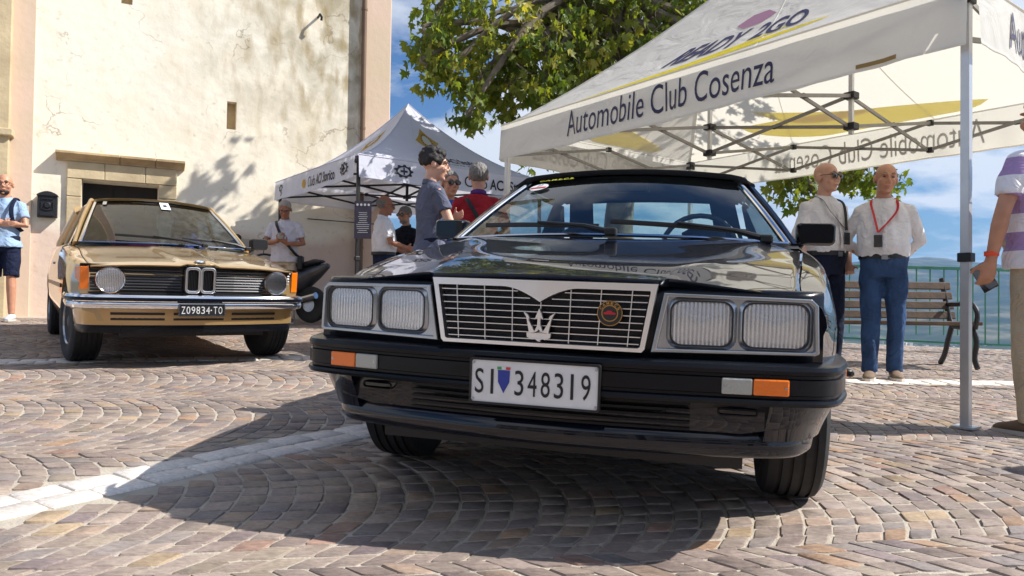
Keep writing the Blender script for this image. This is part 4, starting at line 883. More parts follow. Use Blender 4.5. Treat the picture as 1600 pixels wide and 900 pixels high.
# ------------------------------------------------------------------ black convertible in front
car = thing('convertible_car', 'glossy black convertible with chrome grille, four square lamps and white number plate', 'car', ground_matrix(.2869, 2.8092, -.2801))
def bsw(x, y): return .19*max(0, x-.30)*max(0, min(1, (.1-y)/.7))
TB_ = [(-.755, .33, .68, .735, .74, .745, .69, .69), (-.60, .29, .72, .775, .785, .765, .715, .695), (-.45, .26, .74, .805, .815, .79, .745, .705), (-.2, .20, .76, .83, .838, .815, .785, .73), (0, .18, .77, .845, .85, .83, .812, .745), (.4, .18, .78, .852, .855, .84, .865, .78), (.75, .18, .78, .855, .857, .845, .895, .79), (1.6, .18, .78, .857, .857, .845, .905, .79), (2.3, .18, .78, .857, .855, .84, .92, .77), (2.8, .22, .76, .84, .845, .82, .91, .74), (3.1, .30, .72, .80, .81, .79, .89, .70), (3.22, .36, .68, .77, .78, .76, .86, .68)]
def brec(y, z): return z-.05 if y < .45 else (.82 if y < 2.5 else z+.006)
shell('body', TB_, [(0, .297), (2.4, .297)], 'paint_black', car, brec, bsw)
# bonnet
HC = [(-.80, .738), (-.74, .752), (-.5, .792), (0, .856), (.36, .912), (.5, .925)]
def hood_pt(q, v):
    xe0 = lerp_table([(t[0], t[7]) for t in TB_], -.755+(.45+.755)*v)[0]-.006
    x = q*xe0; ax = abs(x); yf = -.798 if ax < .325 else -.798+.035*min(1, (ax-.325)/.02)+.19*(ax-.325); yr = .36+.11*(ax/.78)**2; y = yf+(yr-yf)*v
    t = lerp_table(TB_, max(-.755, y-bsw(ax, y))); ze = t[5]+.006; zc = lerp_table(HC, y)[0]; w = .33+.30*v
    k = min(1, ax/w); z = zc-.006*k*k if ax <= w else (zc-.006)+(ze-zc+.006)*((ax-w)/(xe0-w+1e-6))**.85
    return Vector((x, y, z))
qs = sorted(set([-1, -.94, 1, .94]+[i/28 for i in range(-28, 29)]+[-.486, .486, -.46, .46]))
rows = [[hood_pt(q, j/26) for q in qs] for j in range(27)]; lip = [p+Vector((0, .008, -.020)) for p in rows[0]]
mb = MB(); mb.grid([lip]+rows); hd = mb.build('bonnet', 'paint_black', car, smooth=24, fix=False); s_ = hd.modifiers.new('s', 'SOLIDIFY'); s_.thickness = .008; s_.offset = -1
k = MB(); k.grid([[Vector((x, .36+.11*(x/.78)**2-.01+d, .885+z)) for x in [i/20*.78 for i in range(-20, 21)]] for d, z in ((0, 0), (.08, .012), (.12, .02))]); k.build('cowl', 'black', car, smooth=60)
for i in range(14):
    k = MB(); x = -.02+i*.042; k.box((x, .425+.11*(x/.78)**2, .905), (.028, .05, .006)); k.build('cowl_louvre', 'black', car, smooth=0)
# nose panel behind grille and lamps
NP = [(x/20*.742, ) for x in range(-20, 21)]
def nose(x, d=0): ax = abs(x); return -.770+.19*max(0, ax-.30)-d+(.06*max(0, (ax-.69)/.06)**2)
k = MB(); k.grid([[Vector((x[0], nose(x[0])+o_, z)) for x in NP] for z, o_ in ((.50, .02), (.53, .0), (.70, .0), (.712, .01), (.716, .06))]); k.build('nose_panel', 'bumper_black', car, smooth=50)
for s in (-1, 1):
    th = math.atan(.19)*s
    def BZ(u, v, d, s=s):                                   # u: along the bezel from its middle, v: height, d: outward
        x = .528+u*s; return Vector((s*x, -.772+.19*(x-.30)-.006-d*math.cos(th), .621+v))
    def bz_raw(x, z, d): return Vector((s*x, -.778+.19*(x-.30)-d, z))
    out = [(.332, .700), (.705, .695), (.722, .678), (.728, .552), (.715, .546), (.302, .540)]; inn = [(.345, .690), (.70, .685), (.712, .675), (.717, .560), (.708, .556), (.318, .552)]
    k = MB(); ring_frame(k, out, inn, lambda x, z, d: bz_raw(x, z, .012-d), .016); bz = k.build('lamp_bezel', 'satin', car, smooth=0, bevel=.003)
    k = MB(); k.add([bz_raw(x, z, .001) for x, z in out], [tuple(range(6))]); k.build('bezel_plate', 'satin', bz, smooth=0)
    for cx_, w in ((.430, .158), (.617, .166)):
        def LF_(u, v, d, cx_=cx_): return bz_raw(cx_+u, .6215+v, .006+d)
        o1, o2 = rrect(w+.022, .138, .034), rrect(w+.004, .122, .03)
        k = MB(); k.loft([[LF_(u, v, -.004) for u, v in o1], [LF_(u, v, .004) for u, v in o2]], cap=False); k.build('lamp_surround', 'satin', bz)
        lamp_rect(car, LF_, w, .118)
# grille
GYP = -.797
def GF(x, z, d): return Vector((x, GYP+d+.02*abs(x)+.0*(z-.63), z))
NX = [i/24 for i in range(-24, 25)]
def vdip(x): a = abs(x)/.105; return .040*(1-a)**1.7 if a < 1 else 0
outer = [(x*.318, .722) for x in NX]+[(.313, .700), (.287, .548), (.280, .541)]+[(-x*.280, .540) for x in NX]+[(-.280, .541), (-.287, .548), (-.313, .700)]
inner = [(x*.298, .703-vdip(x*.298)) for x in NX]+[(.299, .698), (.275, .554), (.269, .550)]+[(-x*.269, .550) for x in NX]+[(-.269, .550), (-.275, .554), (-.299, .698)]
gr = MB(); ring_frame(gr, outer, inner, lambda x, z, d: GF(x, z, d-.012), .05); gr = gr.build('grille_frame', 'bright', car, smooth=40)
k = MB(); k.add([GF(x, z, .055) for x, z in ((-.30, .71), (.30, .71), (.28, .545), (-.28, .545))], [(0, 1, 2, 3)]); k.build('grille_back', 'black', gr, smooth=0)
for i in range(8):
    z = .6905-i*.0187; hw = .296-(.703-z)*.18; segs = [(-hw, hw)] if vdip(.0)+z < .703-.002 and z < .662 else [(-hw, -.075*max(.25, (z-.655)/.04)), (.075*max(.25, (z-.655)/.04), hw)]
    for a, b_ in segs: k = MB(); k.bar(GF(a, z, .004), GF(b_, z, .004), .006, .0022); k.build('grille_bar', 'bright', gr, smooth=0)
for i in range(-3, 4):
    x = i*.080; zt = .702-vdip(x); k = MB(); k.bar(GF(x, .552, .008), GF(x*1.04, zt, .008), .0022, .006, up=(0, 1, 0)); k.build('grille_bar', 'bright', gr, smooth=0)
M['cooler'] = mat('cooler_fins', (.05, .05, .052), .5, .5)
for i in range(-13, 14):
    if abs(i) < 1: continue
    k = MB(); k.box((i*.0185, GYP+.045, .60), (.005, .012, .075)); k.build('cooler_fin', 'cooler', gr, smooth=0)
k = MB(); k.box((0, GYP+.042, .642), (.5, .02, .008)); k.build('cooler_rail', 'cooler', gr, smooth=0)
tri = [[(-.036, .004), (.036, .004), (.038, .018), (-.038, .018)], [(-.030, .018), (-.040, .064), (-.050, .080), (-.034, .070), (-.030, .062), (-.034, .058), (-.012, .02)], [(.030, .018), (.040, .064), (.050, .080), (.034, .070), (.030, .062), (.034, .058), (.012, .02)], [(-.016, .018), (-.005, .040), (-.004, .064), (-.014, .058), (0, .092), (.014, .058), (.004, .064), (.005, .040), (.016, .018), (.004, .024), (0, .030), (-.004, .024)], [(-.034, .004), (-.02, -.002), (-.012, .001), (0, -.008), (.012, .001), (.02, -.002), (.034, .004)]]
k = MB()
for pl in tri: k.prism([(u*.9, v*.92) for u, v in pl], lambda u, v, d: GF(u, .561+v, -.012+.012*d))
k.build('trident_emblem', 'bright', gr, smooth=0)
M['badge_black'] = mat('badge_black', (.02, .022, .02), .4); M['brass'] = mat('brass', srgb(200, 150, 80), .4, .5)
def disc(mb, c, r0, r1, d, n=28): mb.loft([[GF(c[0]+r*math.cos(2*PI*j/n), c[1]+r*math.sin(2*PI*j/n), d) for j in range(n)] for r in (r0, r1)], cap=False); return mb
bc = (.193, .640); bdg = disc(MB(), bc, .034, .0001, -.012).build('club_badge', 'brass', gr, smooth=0); disc(MB(), bc, .032, .0225, -.0135).build('badge_ring', 'badge_black', bdg, smooth=0); disc(MB(), bc, .0195, .0001, -.0135).build('badge_field', 'badge_black', bdg, smooth=0)
for j, ch in enumerate('CAMECS'):
    a = R(150-24*j); u, v = bc[0]+.027*math.cos(a), bc[1]+.027*math.sin(a); ca_, sa_ = math.cos(a-PI/2), math.sin(a-PI/2)
    text_on('lettering', ch, lambda p, q: GF(u+p*ca_-q*sa_, v+p*sa_+q*ca_, -.0145), -.0035, .0035, -.004, .004, 'brass', bdg, bold=.02)
k = MB(); k.prism([(-.016, -.003), (.016, -.003), (.015, .002), (.008, .003), (.004, .007), (-.006, .007), (-.01, .003), (-.016, .002)], lambda p, q, d: GF(bc[0]+p, bc[1]+q, -.0145+.001*d)); k.build('badge_car', 'red', bdg, smooth=0)
# bumper, valance, spoiler lip
half = [(.832, -.18), (.828, -.42), (.804, -.58), (.765, -.698), (.69, -.75), (.5, -.79), (.25, -.82), (0, -.83)]; path = mirror_path(half)
prof = [(-.10, .525), (-.015, .527), (.004, .520), (.008, .510), (.006, .500), (-.003, .497), (-.003, .490), (.004, .487), (.004, .448), (-.003, .445), (-.003, .438), (.006, .434), (.009, .427), (.004, .418), (-.10, .418)]
k = MB(); sweep(k, path, prof); bp_ = k.build('bumper', 'bumper_black', car, smooth=30)
def band(x0, x1, prof_, name, m, pth, parent=car, sm=30):
    pts = catmull([(x, y, 0) for x, y in pth], 8); sel = [p for p in pts if x0 <= p.x <= x1]; rings = []
    for i, p in enumerate(sel):
        d = (sel[min(i+1, len(sel)-1)]-sel[max(i-1, 0)]).normalized(); nr = Vector((d.y, -d.x, 0)); rings.append([p+nr*o_+Vector((0, 0, z)) for o_, z in prof_])
    q = MB(); q.loft(rings); return q.build(name, m, parent, smooth=sm)
half2 = [(.83, -.30), (.815, -.45), (.78, -.58), (.73, -.665), (.66, -.715), (.5, -.755), (.25, -.79), (0, -.80)]; path2 = mirror_path(half2)
vp = [(-.12, .43), (-.003, .43), (-.008, .40), (-.034, .345), (-.046, .31), (-.14, .31)]
band(.60, 1, vp, 'valance_corner', 'paint_black', path2); band(-1, -.60, vp, 'valance_corner', 'paint_black', path2)
band(-.62, .62, [(-.12, .43), (-.06, .43), (-.085, .31), (-.14, .31)], 'intake_panel', 'black', path2)
for i in range(5): band(-.42, .42, [(-.07, .330+i*.017), (-.045, .330+i*.017), (-.045, .337+i*.017), (-.07, .337+i*.017)], 'intake_slat', 'bumper_black', path2)
for s in (-1, 1):
    for (z, w) in ((.352, .10), (.385, .10)):
        k = MB(); o_ = rrect(w, .016, .007); i_ = rrect(w*1.12, .026, .012); k.tube([Vector((s*(.53+u), -.674+.17*u-.3*(z+v-.352)*0-(.03 if z > .37 else .008), z+v)) for u, v in o_+o_[:1]], .0028, 5, cap=False); k.build('intake_slot', 'bumper_black', car)
    half_l = 0
half3 = [(.755, -.24), (.748, -.38), (.722, -.54), (.655, -.645), (.5, -.70), (.25, -.74), (0, -.755)]; path3 = mirror_path(half3)
k = MB(); sweep(k, path3, [(-.10, .340), (-.03, .340), (-.008, .334), (.004, .322), (.010, .295), (.008, .272), (.0, .262), (-.02, .257), (-.10, .256)]); k.build('spoiler_lip', 'paint_black', car, smooth=50)
k = MB(); k.box((0, .2, .23), (1.1, 1.6, .04)); k.build('underbody', 'black', car, smooth=0)
for s in (-1, 1):
    def IF(u, v, d, s=s): x = .569+u; return Vector((s*x, -.776+.17*(x-.5)-d, .467+v))
    for nm, a, b_, m in (('turn_signal', -.005, .083, 'orange'), ('side_light', -.083, -.007, 'lens_white')):
        k = MB(); k.prism([(a, -.021), (b_, -.021), (b_, .021), (a, .021)], lambda u, v, d: IF(u, v, .026-.03*d)); tl = k.build(nm, m, bp_, smooth=0, bevel=.004)
        k = MB(); xx = (b_-.008 if nm == 'turn_signal' else a+.008); k.loft([[IF(xx+.0035*math.cos(2*PI*j/10), .0035*math.sin(2*PI*j/10), .0275) for j in range(10)], [IF(xx, 0, .0275)]*10], cap=False); k.build('screw', 'satin', tl, smooth=0)
    k = MB(); k.box((s*.842, -.33, .47), (.01, .06, .03)); k.build('side_marker', 'orange', bp_, smooth=0, bevel=.003)
def PF(u, v, d): return Vector((u, -.842-d, .4425+v))
def plate_digits(): return [('S', -.165, -.140, -.034, .034), ('I', -.120, -.112, -.034, .034)]+[(c, -.052+.0365*i+(.008 if c == '1' else 0), -.052+.0365*i+(.016 if c == '1' else .025), -.034, .034) for i, c in enumerate('348319')]
npl = num_plate(car, plate_digits(), PF, .352, .116, 'plate_white', 'print_black')
k = MB(); k.prism([(-.100, .032), (-.066, .032), (-.067, .0), (-.083, -.030), (-.099, .0)], lambda u, v, d: PF(u, v, .0078-.001*d)); k.build('plate_emblem', mat('emblem_blue', srgb(45, 60, 150), .5), npl, smooth=0)
for i, c_ in enumerate(((.05, .35, .08), (.7, .7, .7), (.6, .04, .04))):
    k = MB(); a = -.102+i*.0125; k.prism([(a, .034), (a+.012, .034), (a+.012, .041), (a, .041)], lambda u, v, d: PF(u, v, .0079-.001*d)); k.build('plate_emblem', mat('flag', c_, .5), npl, smooth=0)
for u in (-.17, .17):
    for v in (-.05, .05): k = MB(); k.loft([[PF(u+.004*math.cos(2*PI*j/10), v+.004*math.sin(2*PI*j/10), .008) for j in range(10)], [PF(u, v, .0095)]*10], cap=False); k.build('screw', 'satin', npl)
k = MB(); ring_frame(k, rrect(.362, .126, .008), rrect(.350, .114, .006), lambda u, v, d: PF(u, v, .009-d), .02); k.build('plate_frame', 'black', npl, smooth=0)
# glasshouse
ws, eb, et = greenhouse(car, 'paint_black', 'soft_top', (.735, .53, .905), (.385, .922), (.525, 1.10, 1.255), (1.0, 1.274), (.53, 2.1, 1.262), (2.14, 1.285), (.63, 2.62, .94), (2.72, .95), 'chrome', (1.95, 1.85), roof_over=.075, crown=.02, soft=True)
for u0, u1, v1, pv in ((.47, .08, .115, .515), (.90, .50, .125, .935)): wiper(car, eb, et, u0, u1, v1, pv)
P = lambda u, v, d: eb(u).lerp(et(u), v)+Vector((0, -.010-d, .010+d*.6))
k = MB(); k.loft([[P(.105+.045*math.cos(2*PI*j/24), .79+.06*math.sin(2*PI*j/24), .006) for j in range(24)], [P(.105, .79, .006)]*24], cap=False); stk = k.build('sticker', 'white_paint', ws, smooth=0)
k = MB(); k.grid([[P(.066+.078*a, v, .008) for a in (0, .5, 1)] for v in (.765, .785)]); k.build('sticker_band', 'red', stk, smooth=0)
text_on('lettering', '27', lambda u, v: P(u, v, .008), .092, .118, .80, .835, 'print_black', stk)
text_on('lettering', 'C.A.M.E.C.S.', lambda u, v: P(u, v, .006), .07, .25, .90, .93, mat('yellow_letters', srgb(200, 200, 60), .6), ws, bold=.02)
seats(car, 1.62, .74, 'seat'); k = MB(); k.grid([[Vector((x*.68, y, z)) for x in (-1, -.5, 0, .5, 1)] for y, z in ((.62, .895), (.80, .905), (.92, .88), (.95, .80))]); k.build('dashboard', 'seat', car)
k = MB(); n = 28; k.tube([Vector((.36+.185*math.cos(2*PI*j/n), 1.02+.06*math.sin(2*PI*j/n), .90+.175*math.sin(2*PI*j/n))) for j in range(n+1)], .013, 8, cap=False); k.tube([(.36, .88, .86), (.36, 1.02, .90)], .03, 10); k.build('steering_wheel', 'black', car)
k = MB(); k.box((0, 1.02, 1.215), (.21, .03, .06)); k.build('interior_mirror', 'black', car, smooth=0, bevel=.01)
for s in (-1, 1):
    k = MB(); o_ = rrect(.165, .098, .018); k.loft([[Vector((s*(.872+u*q), .80+d, .970+v*q)) for u, v in o_] for q, d in ((.86, -.045), (.97, -.03), (1, .0), (1, .05), (.9, .055))]); mr = k.build('door_mirror', 'paint_black' if s < 0 else 'bumper_black', car, smooth=30)
    k = MB(); k.tube([(s*.79, .86, .90), (s*.82, .83, .94)], [(.03, .02), (.02, .02)], 8); k.build('mirror_stalk', 'bumper_black', mr)
    k = MB(); k.add([Vector((s*(.872+u*.9), .856, .970+v*.9)) for u, v in o_], [tuple(range(len(o_)))]); k.build('mirror_glass', 'chrome', mr, smooth=0)
    k = MB(); k.box((s*.858, 1.6, .72), (.01, .16, .025)); k.build('door_handle', 'chrome', car, smooth=0, bevel=.004)
for s in (-1, 1):
    for y in (0, 2.4): wheel(car, s*(.715 if y == 0 else .72), y, .297, .20, s, M['satin'], steer=R(2) if y == 0 else 0)
k = MB(); k.box((0, 3.24, .50), (1.5, .12, .16)); k.build('rear_bumper', 'bumper_black', car, smooth=0, bevel=.03)
for s in (-1, 1): k = MB(); k.box((s*.52, 3.20, .72), (.38, .05, .14)); k.build('tail_light', 'red', car, smooth=0, bevel=.01)
M['glass_blue'] = glass_mat('tinted_windscreen', (.13, .19, .29), 0, 1.3)
# ------------------------------------------------------------------ gold saloon beside the church
bmw = thing('saloon_car', 'gold two-door saloon with round headlamps, chrome bumper and black number plate', 'car', ground_matrix(-2.7054, 5.9861, .6053))
def msw(x, y): return (.10*max(0, x-.15)+.35*max(0, x-.66))*max(0, min(1, (.2-y)/.8))
TM_ = [(-.70, .33, .66, .735, .755, .735, .728, .70), (-.5, .30, .70, .775, .79, .765, .748, .705), (-.25, .24, .73, .79, .80, .78, .775, .705), (0, .2, .73, .797, .805, .785, .80, .70), (.45, .2, .74, .80, .806, .787, .86, .69), (.9, .2, .74, .803, .806, .787, .895, .72), (1.6, .2, .74, .803, .806, .785, .905, .72), (2.4, .2, .74, .80, .805, .775, .91, .70), (3.0, .24, .72, .78, .79, .76, .905, .66), (3.4, .32, .68, .75, .765, .74, .88, .64), (3.55, .38, .64, .72, .74, .71, .85, .60)]
def mrec(y, z): return z-.05 if y < .5 else (.80 if y < 2.75 else z+.008)
shell('body', TM_, [(0, .298), (2.563, .298)], 'paint_gold', bmw, mrec, msw, .34)
HM = [(-.80, .750), (-.70, .762), (-.5, .788), (0, .842), (.45, .905), (.6, .915)]
def hm_pt(q, v):
    xe = lerp_table([(t[0], t[7]) for t in TM_], -.70+1.2*v)[0]-.005; x = q*xe; ax = abs(x); yf = -.752+msw(ax, -.7)*.95+.012*ax; yr = .42+.12*(ax/.7)**2; y = yf+(yr-yf)*v
    t = lerp_table(TM_, max(-.70, y-msw(ax, y))); ze = t[5]+.007; zc = lerp_table(HM, y)[0]; k = ax/xe; z = zc+(ze-zc)*k**2.2
    w = .10+.06*v; z += .016*max(0, min(1, (w+.03-ax)/.03))*(1-.5*v)      # raised middle
    if v < .08: z -= .012*(1-v/.08)**2
    return Vector((x, y, z))
qs = sorted(set([i/30 for i in range(-30, 31)])); rows = [[hm_pt(q, v) for q in qs] for v in [0, .015, .035, .06, .09]+[.12+.88*j/20 for j in range(21)]]; lip = [p+Vector((0, .006, -.010)) for p in rows[0]]
mb = MB(); mb.grid([lip]+rows); hb = mb.build('bonnet', 'paint_gold', bmw, smooth=30, fix=False); s_ = hb.modifiers.new('s', 'SOLIDIFY'); s_.thickness = .008; s_.offset = -1
k = MB(); k.grid([[Vector((x, .41+.12*(x/.7)**2+d, .875+z)) for x in [i/20*.70 for i in range(-20, 21)]] for d, z in ((0, 0), (.10, .014), (.2, .03))]); k.build('cowl', 'black', bmw, smooth=60)
def mn(x): return -.705+msw(abs(x), -.70)
def MF(x, z, d): return Vector((x, mn(x)-d-.10*(z-.64), z))
k = MB(); k.grid([[MF(x/30*.752, z, -.03 if .548 < z < .73 else .0) for x in range(-30, 31)] for z in (.50, .545, .55, .728, .734, .74)]); gp_ = k.build('grille_panel', 'black', bmw, smooth=0)
M['slat'] = mat('grille_slat', (.045, .045, .048), .35, .6)
for s in (-1, 1):
    for i in range(8):
        k = MB(); z = .562+i*.0205; k.tube([MF(s*x, z, -.008) for x in (.12, .25, .38, .48, .60, .69)], [(.0035, .007)]*6, 4); k.build('grille_slat', 'slat', gp_, smooth=0)
    # headlamp
    cx_ = .571
    def CF(u, v, d, s=s): return MF(s*cx_+u, .630+v, d+.010)
    cir = lambda r_, n=32: [(r_*math.cos(2*PI*j/n), r_*math.sin(2*PI*j/n)) for j in range(n)]
    k = MB(); k.loft([[CF(u, v, d) for u, v in cir(r_)] for r_, d in ((.093, -.02), (.094, .006), (.088, .014), (.083, .010))], cap=False); hl = k.build('headlight', 'chrome', bmw)
    k = MB(); k.loft([[CF(u, v, d) for u, v in cir(r_)] for r_, d in ((.083, .004), (.07, -.03), (.045, -.05), (.01, -.06))]); k.build('reflector', 'reflector', hl)
    k = MB(); k.loft([[CF(u, v, d) for u, v in cir(r_, 16)] for r_, d in ((.018, -.058), (.018, -.01), (.012, -.002), (.001, 0))]); k.build('bulb_shield', 'satin', hl)
    k = MB(); k.loft([[CF(u, v, d) for u, v in cir(r_)] for r_, d in ((.084, .008), (.075, .016), (.05, .024), (.02, .028), (.001, .0285))]); k.build('lens', 'lens', hl, smooth=60)
    # corner turn signal
    k = MB(); pl = [(.700, 0), (.752, 0), (.772, .10)]; ins = .02
    fr = [Vector((s*x, mn(x)-.012+(.13 if y else 0), 0)) for x, y in pl]
    k.loft([[p+Vector((0, -.10*(z-.64), z)) for p in fr]+[Vector((s*.71, mn(.70)+.10, z))] for z in (.562, .568, .712, .718)]); k.build('turn_signal', 'orange', bmw, smooth=0, bevel=.004)
    # kidney
    kx = s*.052
    def KF(u, v, d, kx=kx): return Vector((kx+u, -.742-d-.10*v, .640+v))
    o_, i_ = rrect(.104, .190, .030), rrect(.072, .152, .018)
    k = MB(); ring_frame(k, o_, i_, lambda u, v, d: KF(u, v, .022-d), .06); kd = k.build('kidney_grille', mat('bright_trim', (.9, .9, .9), .3, 1), bmw, smooth=0, bevel=.004)
    k = MB(); k.add([KF(u, v, -.02) for u, v in i_], [tuple(range(len(i_)))]); k.build('kidney_back', 'black', kd, smooth=0)
    for i in range(7): k = MB(); x = -.033+i*.011; k.bar(KF(x, -.074, .006), KF(x, .074, .006), .003, .012, up=(0, 1, 0)); k.build('kidney_bar', 'slat', kd, smooth=0)
halfm = [(.800, -.12), (.808, -.40), (.800, -.53), (.765, -.635), (.68, -.70), (.45, -.755), (.2, -.785), (0, -.795)]; pm = mirror_path(halfm)
k = MB(); sweep(k, pm, [(-.04, .53), (-.01, .535), (.012, .528), (.022, .512), (.022, .498), (.014, .487), (.010, .480), (.016, .470), (.018, .455), (.008, .436), (-.012, .430), (-.04, .432)]); bb = k.build('bumper', 'chrome', bmw, smooth=40)
band(-2, 2, [(.016, .512), (.027, .51), (.029, .50), (.027, .488), (.012, .487)], 'rubber_strip', 'bumper_black', pm, bb)
halfa = [(.770, -.30), (.765, -.45), (.735, -.57), (.66, -.64), (.45, -.70), (.2, -.735), (0, -.745)]; pa = mirror_path(halfa)
k = MB(); sweep(k, pa, [(-.05, .45), (.0, .45), (.0, .40), (-.010, .315), (-.05, .31)]); ap = k.build('front_apron', 'paint_gold', bmw, smooth=30)
for z in (.358, .396):
    for a, b_ in ((-.58, -.22), (-.2, .2), (.22, .58)): band(a, b_, [(-.01, z-.009), (.003-(.398-z)*.2, z-.009), (.004-(.398-z)*.2, z+.009), (-.01, z+.009)], 'apron_slot', 'black', pa, ap)
k = MB(); sweep(k, pa, [(-.06, .315), (-.016, .315), (-.012, .29), (-.02, .258), (-.06, .255)]); k.build('spoiler', 'bumper_black', bmw, smooth=40)
k = MB(); k.box((0, .3, .25), (1.0, 1.8, .05)); k.build('underbody', 'black', bmw, smooth=0)
def QF(u, v, d): return Vector((u, -.822-d, .428+v))
wd = {'1': .5, 'I': .4}
mpl = num_plate(bmw, [(c, -.138+.033*i+(.006 if i > 5 else 0), -.138+.033*i+.025+(.006 if i > 5 else 0), -.026, .026) for i, c in enumerate('Z09834')]+[('T', .078, .103, -.026, .026), ('O', .112, .138, -.026, .026)], QF, .305, .078, 'plate_black', 'print_white')
k = MB(); k.prism([(.062+.005*math.cos(2*PI*j/10), .005*math.sin(2*PI*j/10)) for j in range(10)], lambda u, v, d: QF(u, v, .0075-.001*d)); k.build('plate_dot', 'print_white', mpl, smooth=0)
k = MB(); ring_frame(k, rrect(.315, .088, .006), rrect(.302, .075, .004), lambda u, v, d: QF(u, v, .009-d), .012); k.build('plate_frame', 'satin', mpl, smooth=0)
# hood roundel
def RF(r_, a, d): p = hm_pt(r_*math.cos(a)/.70, .032+r_*math.sin(a)*.72); return p+Vector((0, -d*.5, .006+d))
k = MB(); k.loft([[RF(r_, 2*PI*j/24, 0) for j in range(24)] for r_ in (.041, .0005)], cap=False); rd_ = k.build('bonnet_emblem', 'black', bmw)
for i in range(4):
    k = MB(); k.add([RF(0, 0, .002)]+[RF(.026, PI/2*i+PI/2*j/6, .002) for j in range(7)], [(0, j, j+1) for j in range(1, 7)]); k.build('emblem_quarter', 'white_paint' if i % 2 else mat('emblem_sky', srgb(60, 130, 200), .4), rd_, smooth=0)
k = MB(); k.loft([[RF(r_, 2*PI*j/24, .002) for j in range(24)] for r_ in (.042, .038)], cap=False); k.build('emblem_ring', 'chrome', rd_)
wsm, ebm, etm = greenhouse(bmw, 'paint_gold', 'paint_gold', (.665, .63, .915), (.47, .925), (.49, 1.36, 1.325), (1.26, 1.345), (.50, 2.35, 1.315), (2.42, 1.335), (.60, 2.85, .93), (2.98, .94), 'chrome', (1.78, 1.72), roof_over=.05, crown=.025, glass='glass_blue')
wiper(bmw, ebm, etm, .62, .18, .12, .70); wiper(bmw, ebm, etm, .97, .58, .10, 1.0)
P = lambda u, v, d=0: ebm(u).lerp(etm(u), v)+Vector((0, -.012, .010+d))
k = MB(); k.grid([[P(a, v) for a in (.52, .56, .60)] for v in (.80, .97)]); sk = k.build('sticker', 'white_paint', wsm, smooth=0); k = MB(); k.grid([[P(a, v, .002) for a in (.545, .575)] for v in (.86, .91)]); k.build('sticker_print', 'print_dark', sk, smooth=0)
k = MB(); k.grid([[P(a, v) for a in (.06, .09)] for v in (.87, .95)]); k.build('sticker', 'lens_white', wsm, smooth=0)
seats(bmw, 1.75, .88, 'seat'); seats(bmw, 2.5, .82, 'seat', hr=False)
k = MB(); k.tube([(-.12, 1.55, .78), (-.12, 1.58, .95), (-.12, 1.62, 1.10), (-.12, 1.63, 1.14)], [(.22, .10), (.23, .10), (.20, .09), (.12, .05)], 14); k.build('draped_jacket', 'magenta', bmw)
k = MB(); k.tube([(.33, 1.6, .85), (.33, 1.63, 1.0), (.33, 1.65, 1.1)], [(.18, .10), (.17, .09), (.08, .05)], 12); k.build('draped_jacket', 'blue_cloth', bmw)
k = MB(); n = 28; k.tube([Vector((.33+.19*math.cos(2*PI*j/n), 1.05+.07*math.sin(2*PI*j/n), .92+.175*math.sin(2*PI*j/n))) for j in range(n+1)], .012, 8, cap=False); k.tube([(.33, .9, .86), (.33, 1.05, .92)], .03, 10); k.build('steering_wheel', 'black', bmw)
k = MB(); k.grid([[Vector((x*.66, y, z)) for x in (-1, -.5, 0, .5, 1)] for y, z in ((.70, .895), (.88, .915), (1.0, .88), (1.02, .80))]); k.build('dashboard', 'black', bmw)
k = MB(); k.box((0, 1.22, 1.26), (.22, .03, .06)); k.build('interior_mirror', 'black', bmw, smooth=0, bevel=.01)
k = MB(); o_ = rrect(.17, .11, .03); k.loft([[Vector((.875+u*q, .92+d, .985+v*q)) for u, v in o_] for q, d in ((.8, -.05), (.95, -.03), (1, .0), (1, .04), (.9, .045))]); mr = k.build('door_mirror', 'black', bmw, smooth=40)
k = MB(); k.tube([(.79, .98, .91), (.84, .94, .95)], .02, 8); k.build('mirror_stalk', 'black', mr)
for s in (-1, 1):
    for y in (0, 2.563): wheel(bmw, s*.69, y, .298, .205, s, M['satin'], steer=R(6) if y == 0 else 0, rim_r=.172)
    k = MB(); k.bar((s*.808, .35, .56), (s*.808, 2.2, .56), .012, .03); k.build('side_moulding', 'bumper_black', bmw, smooth=0)
    k = MB(); k.box((s*.806, 1.55, .74), (.012, .15, .025)); k.build('door_handle', 'chrome', bmw, smooth=0, bevel=.004)
    k = MB(); k.box((s*.5, 3.545, .70), (.34, .05, .13)); k.build('tail_light', 'red', bmw, smooth=0, bevel=.01)
k = MB(); k.box((0, 3.56, .48), (1.5, .10, .10)); k.build('rear_bumper', 'chrome', bmw, smooth=0, bevel=.03)

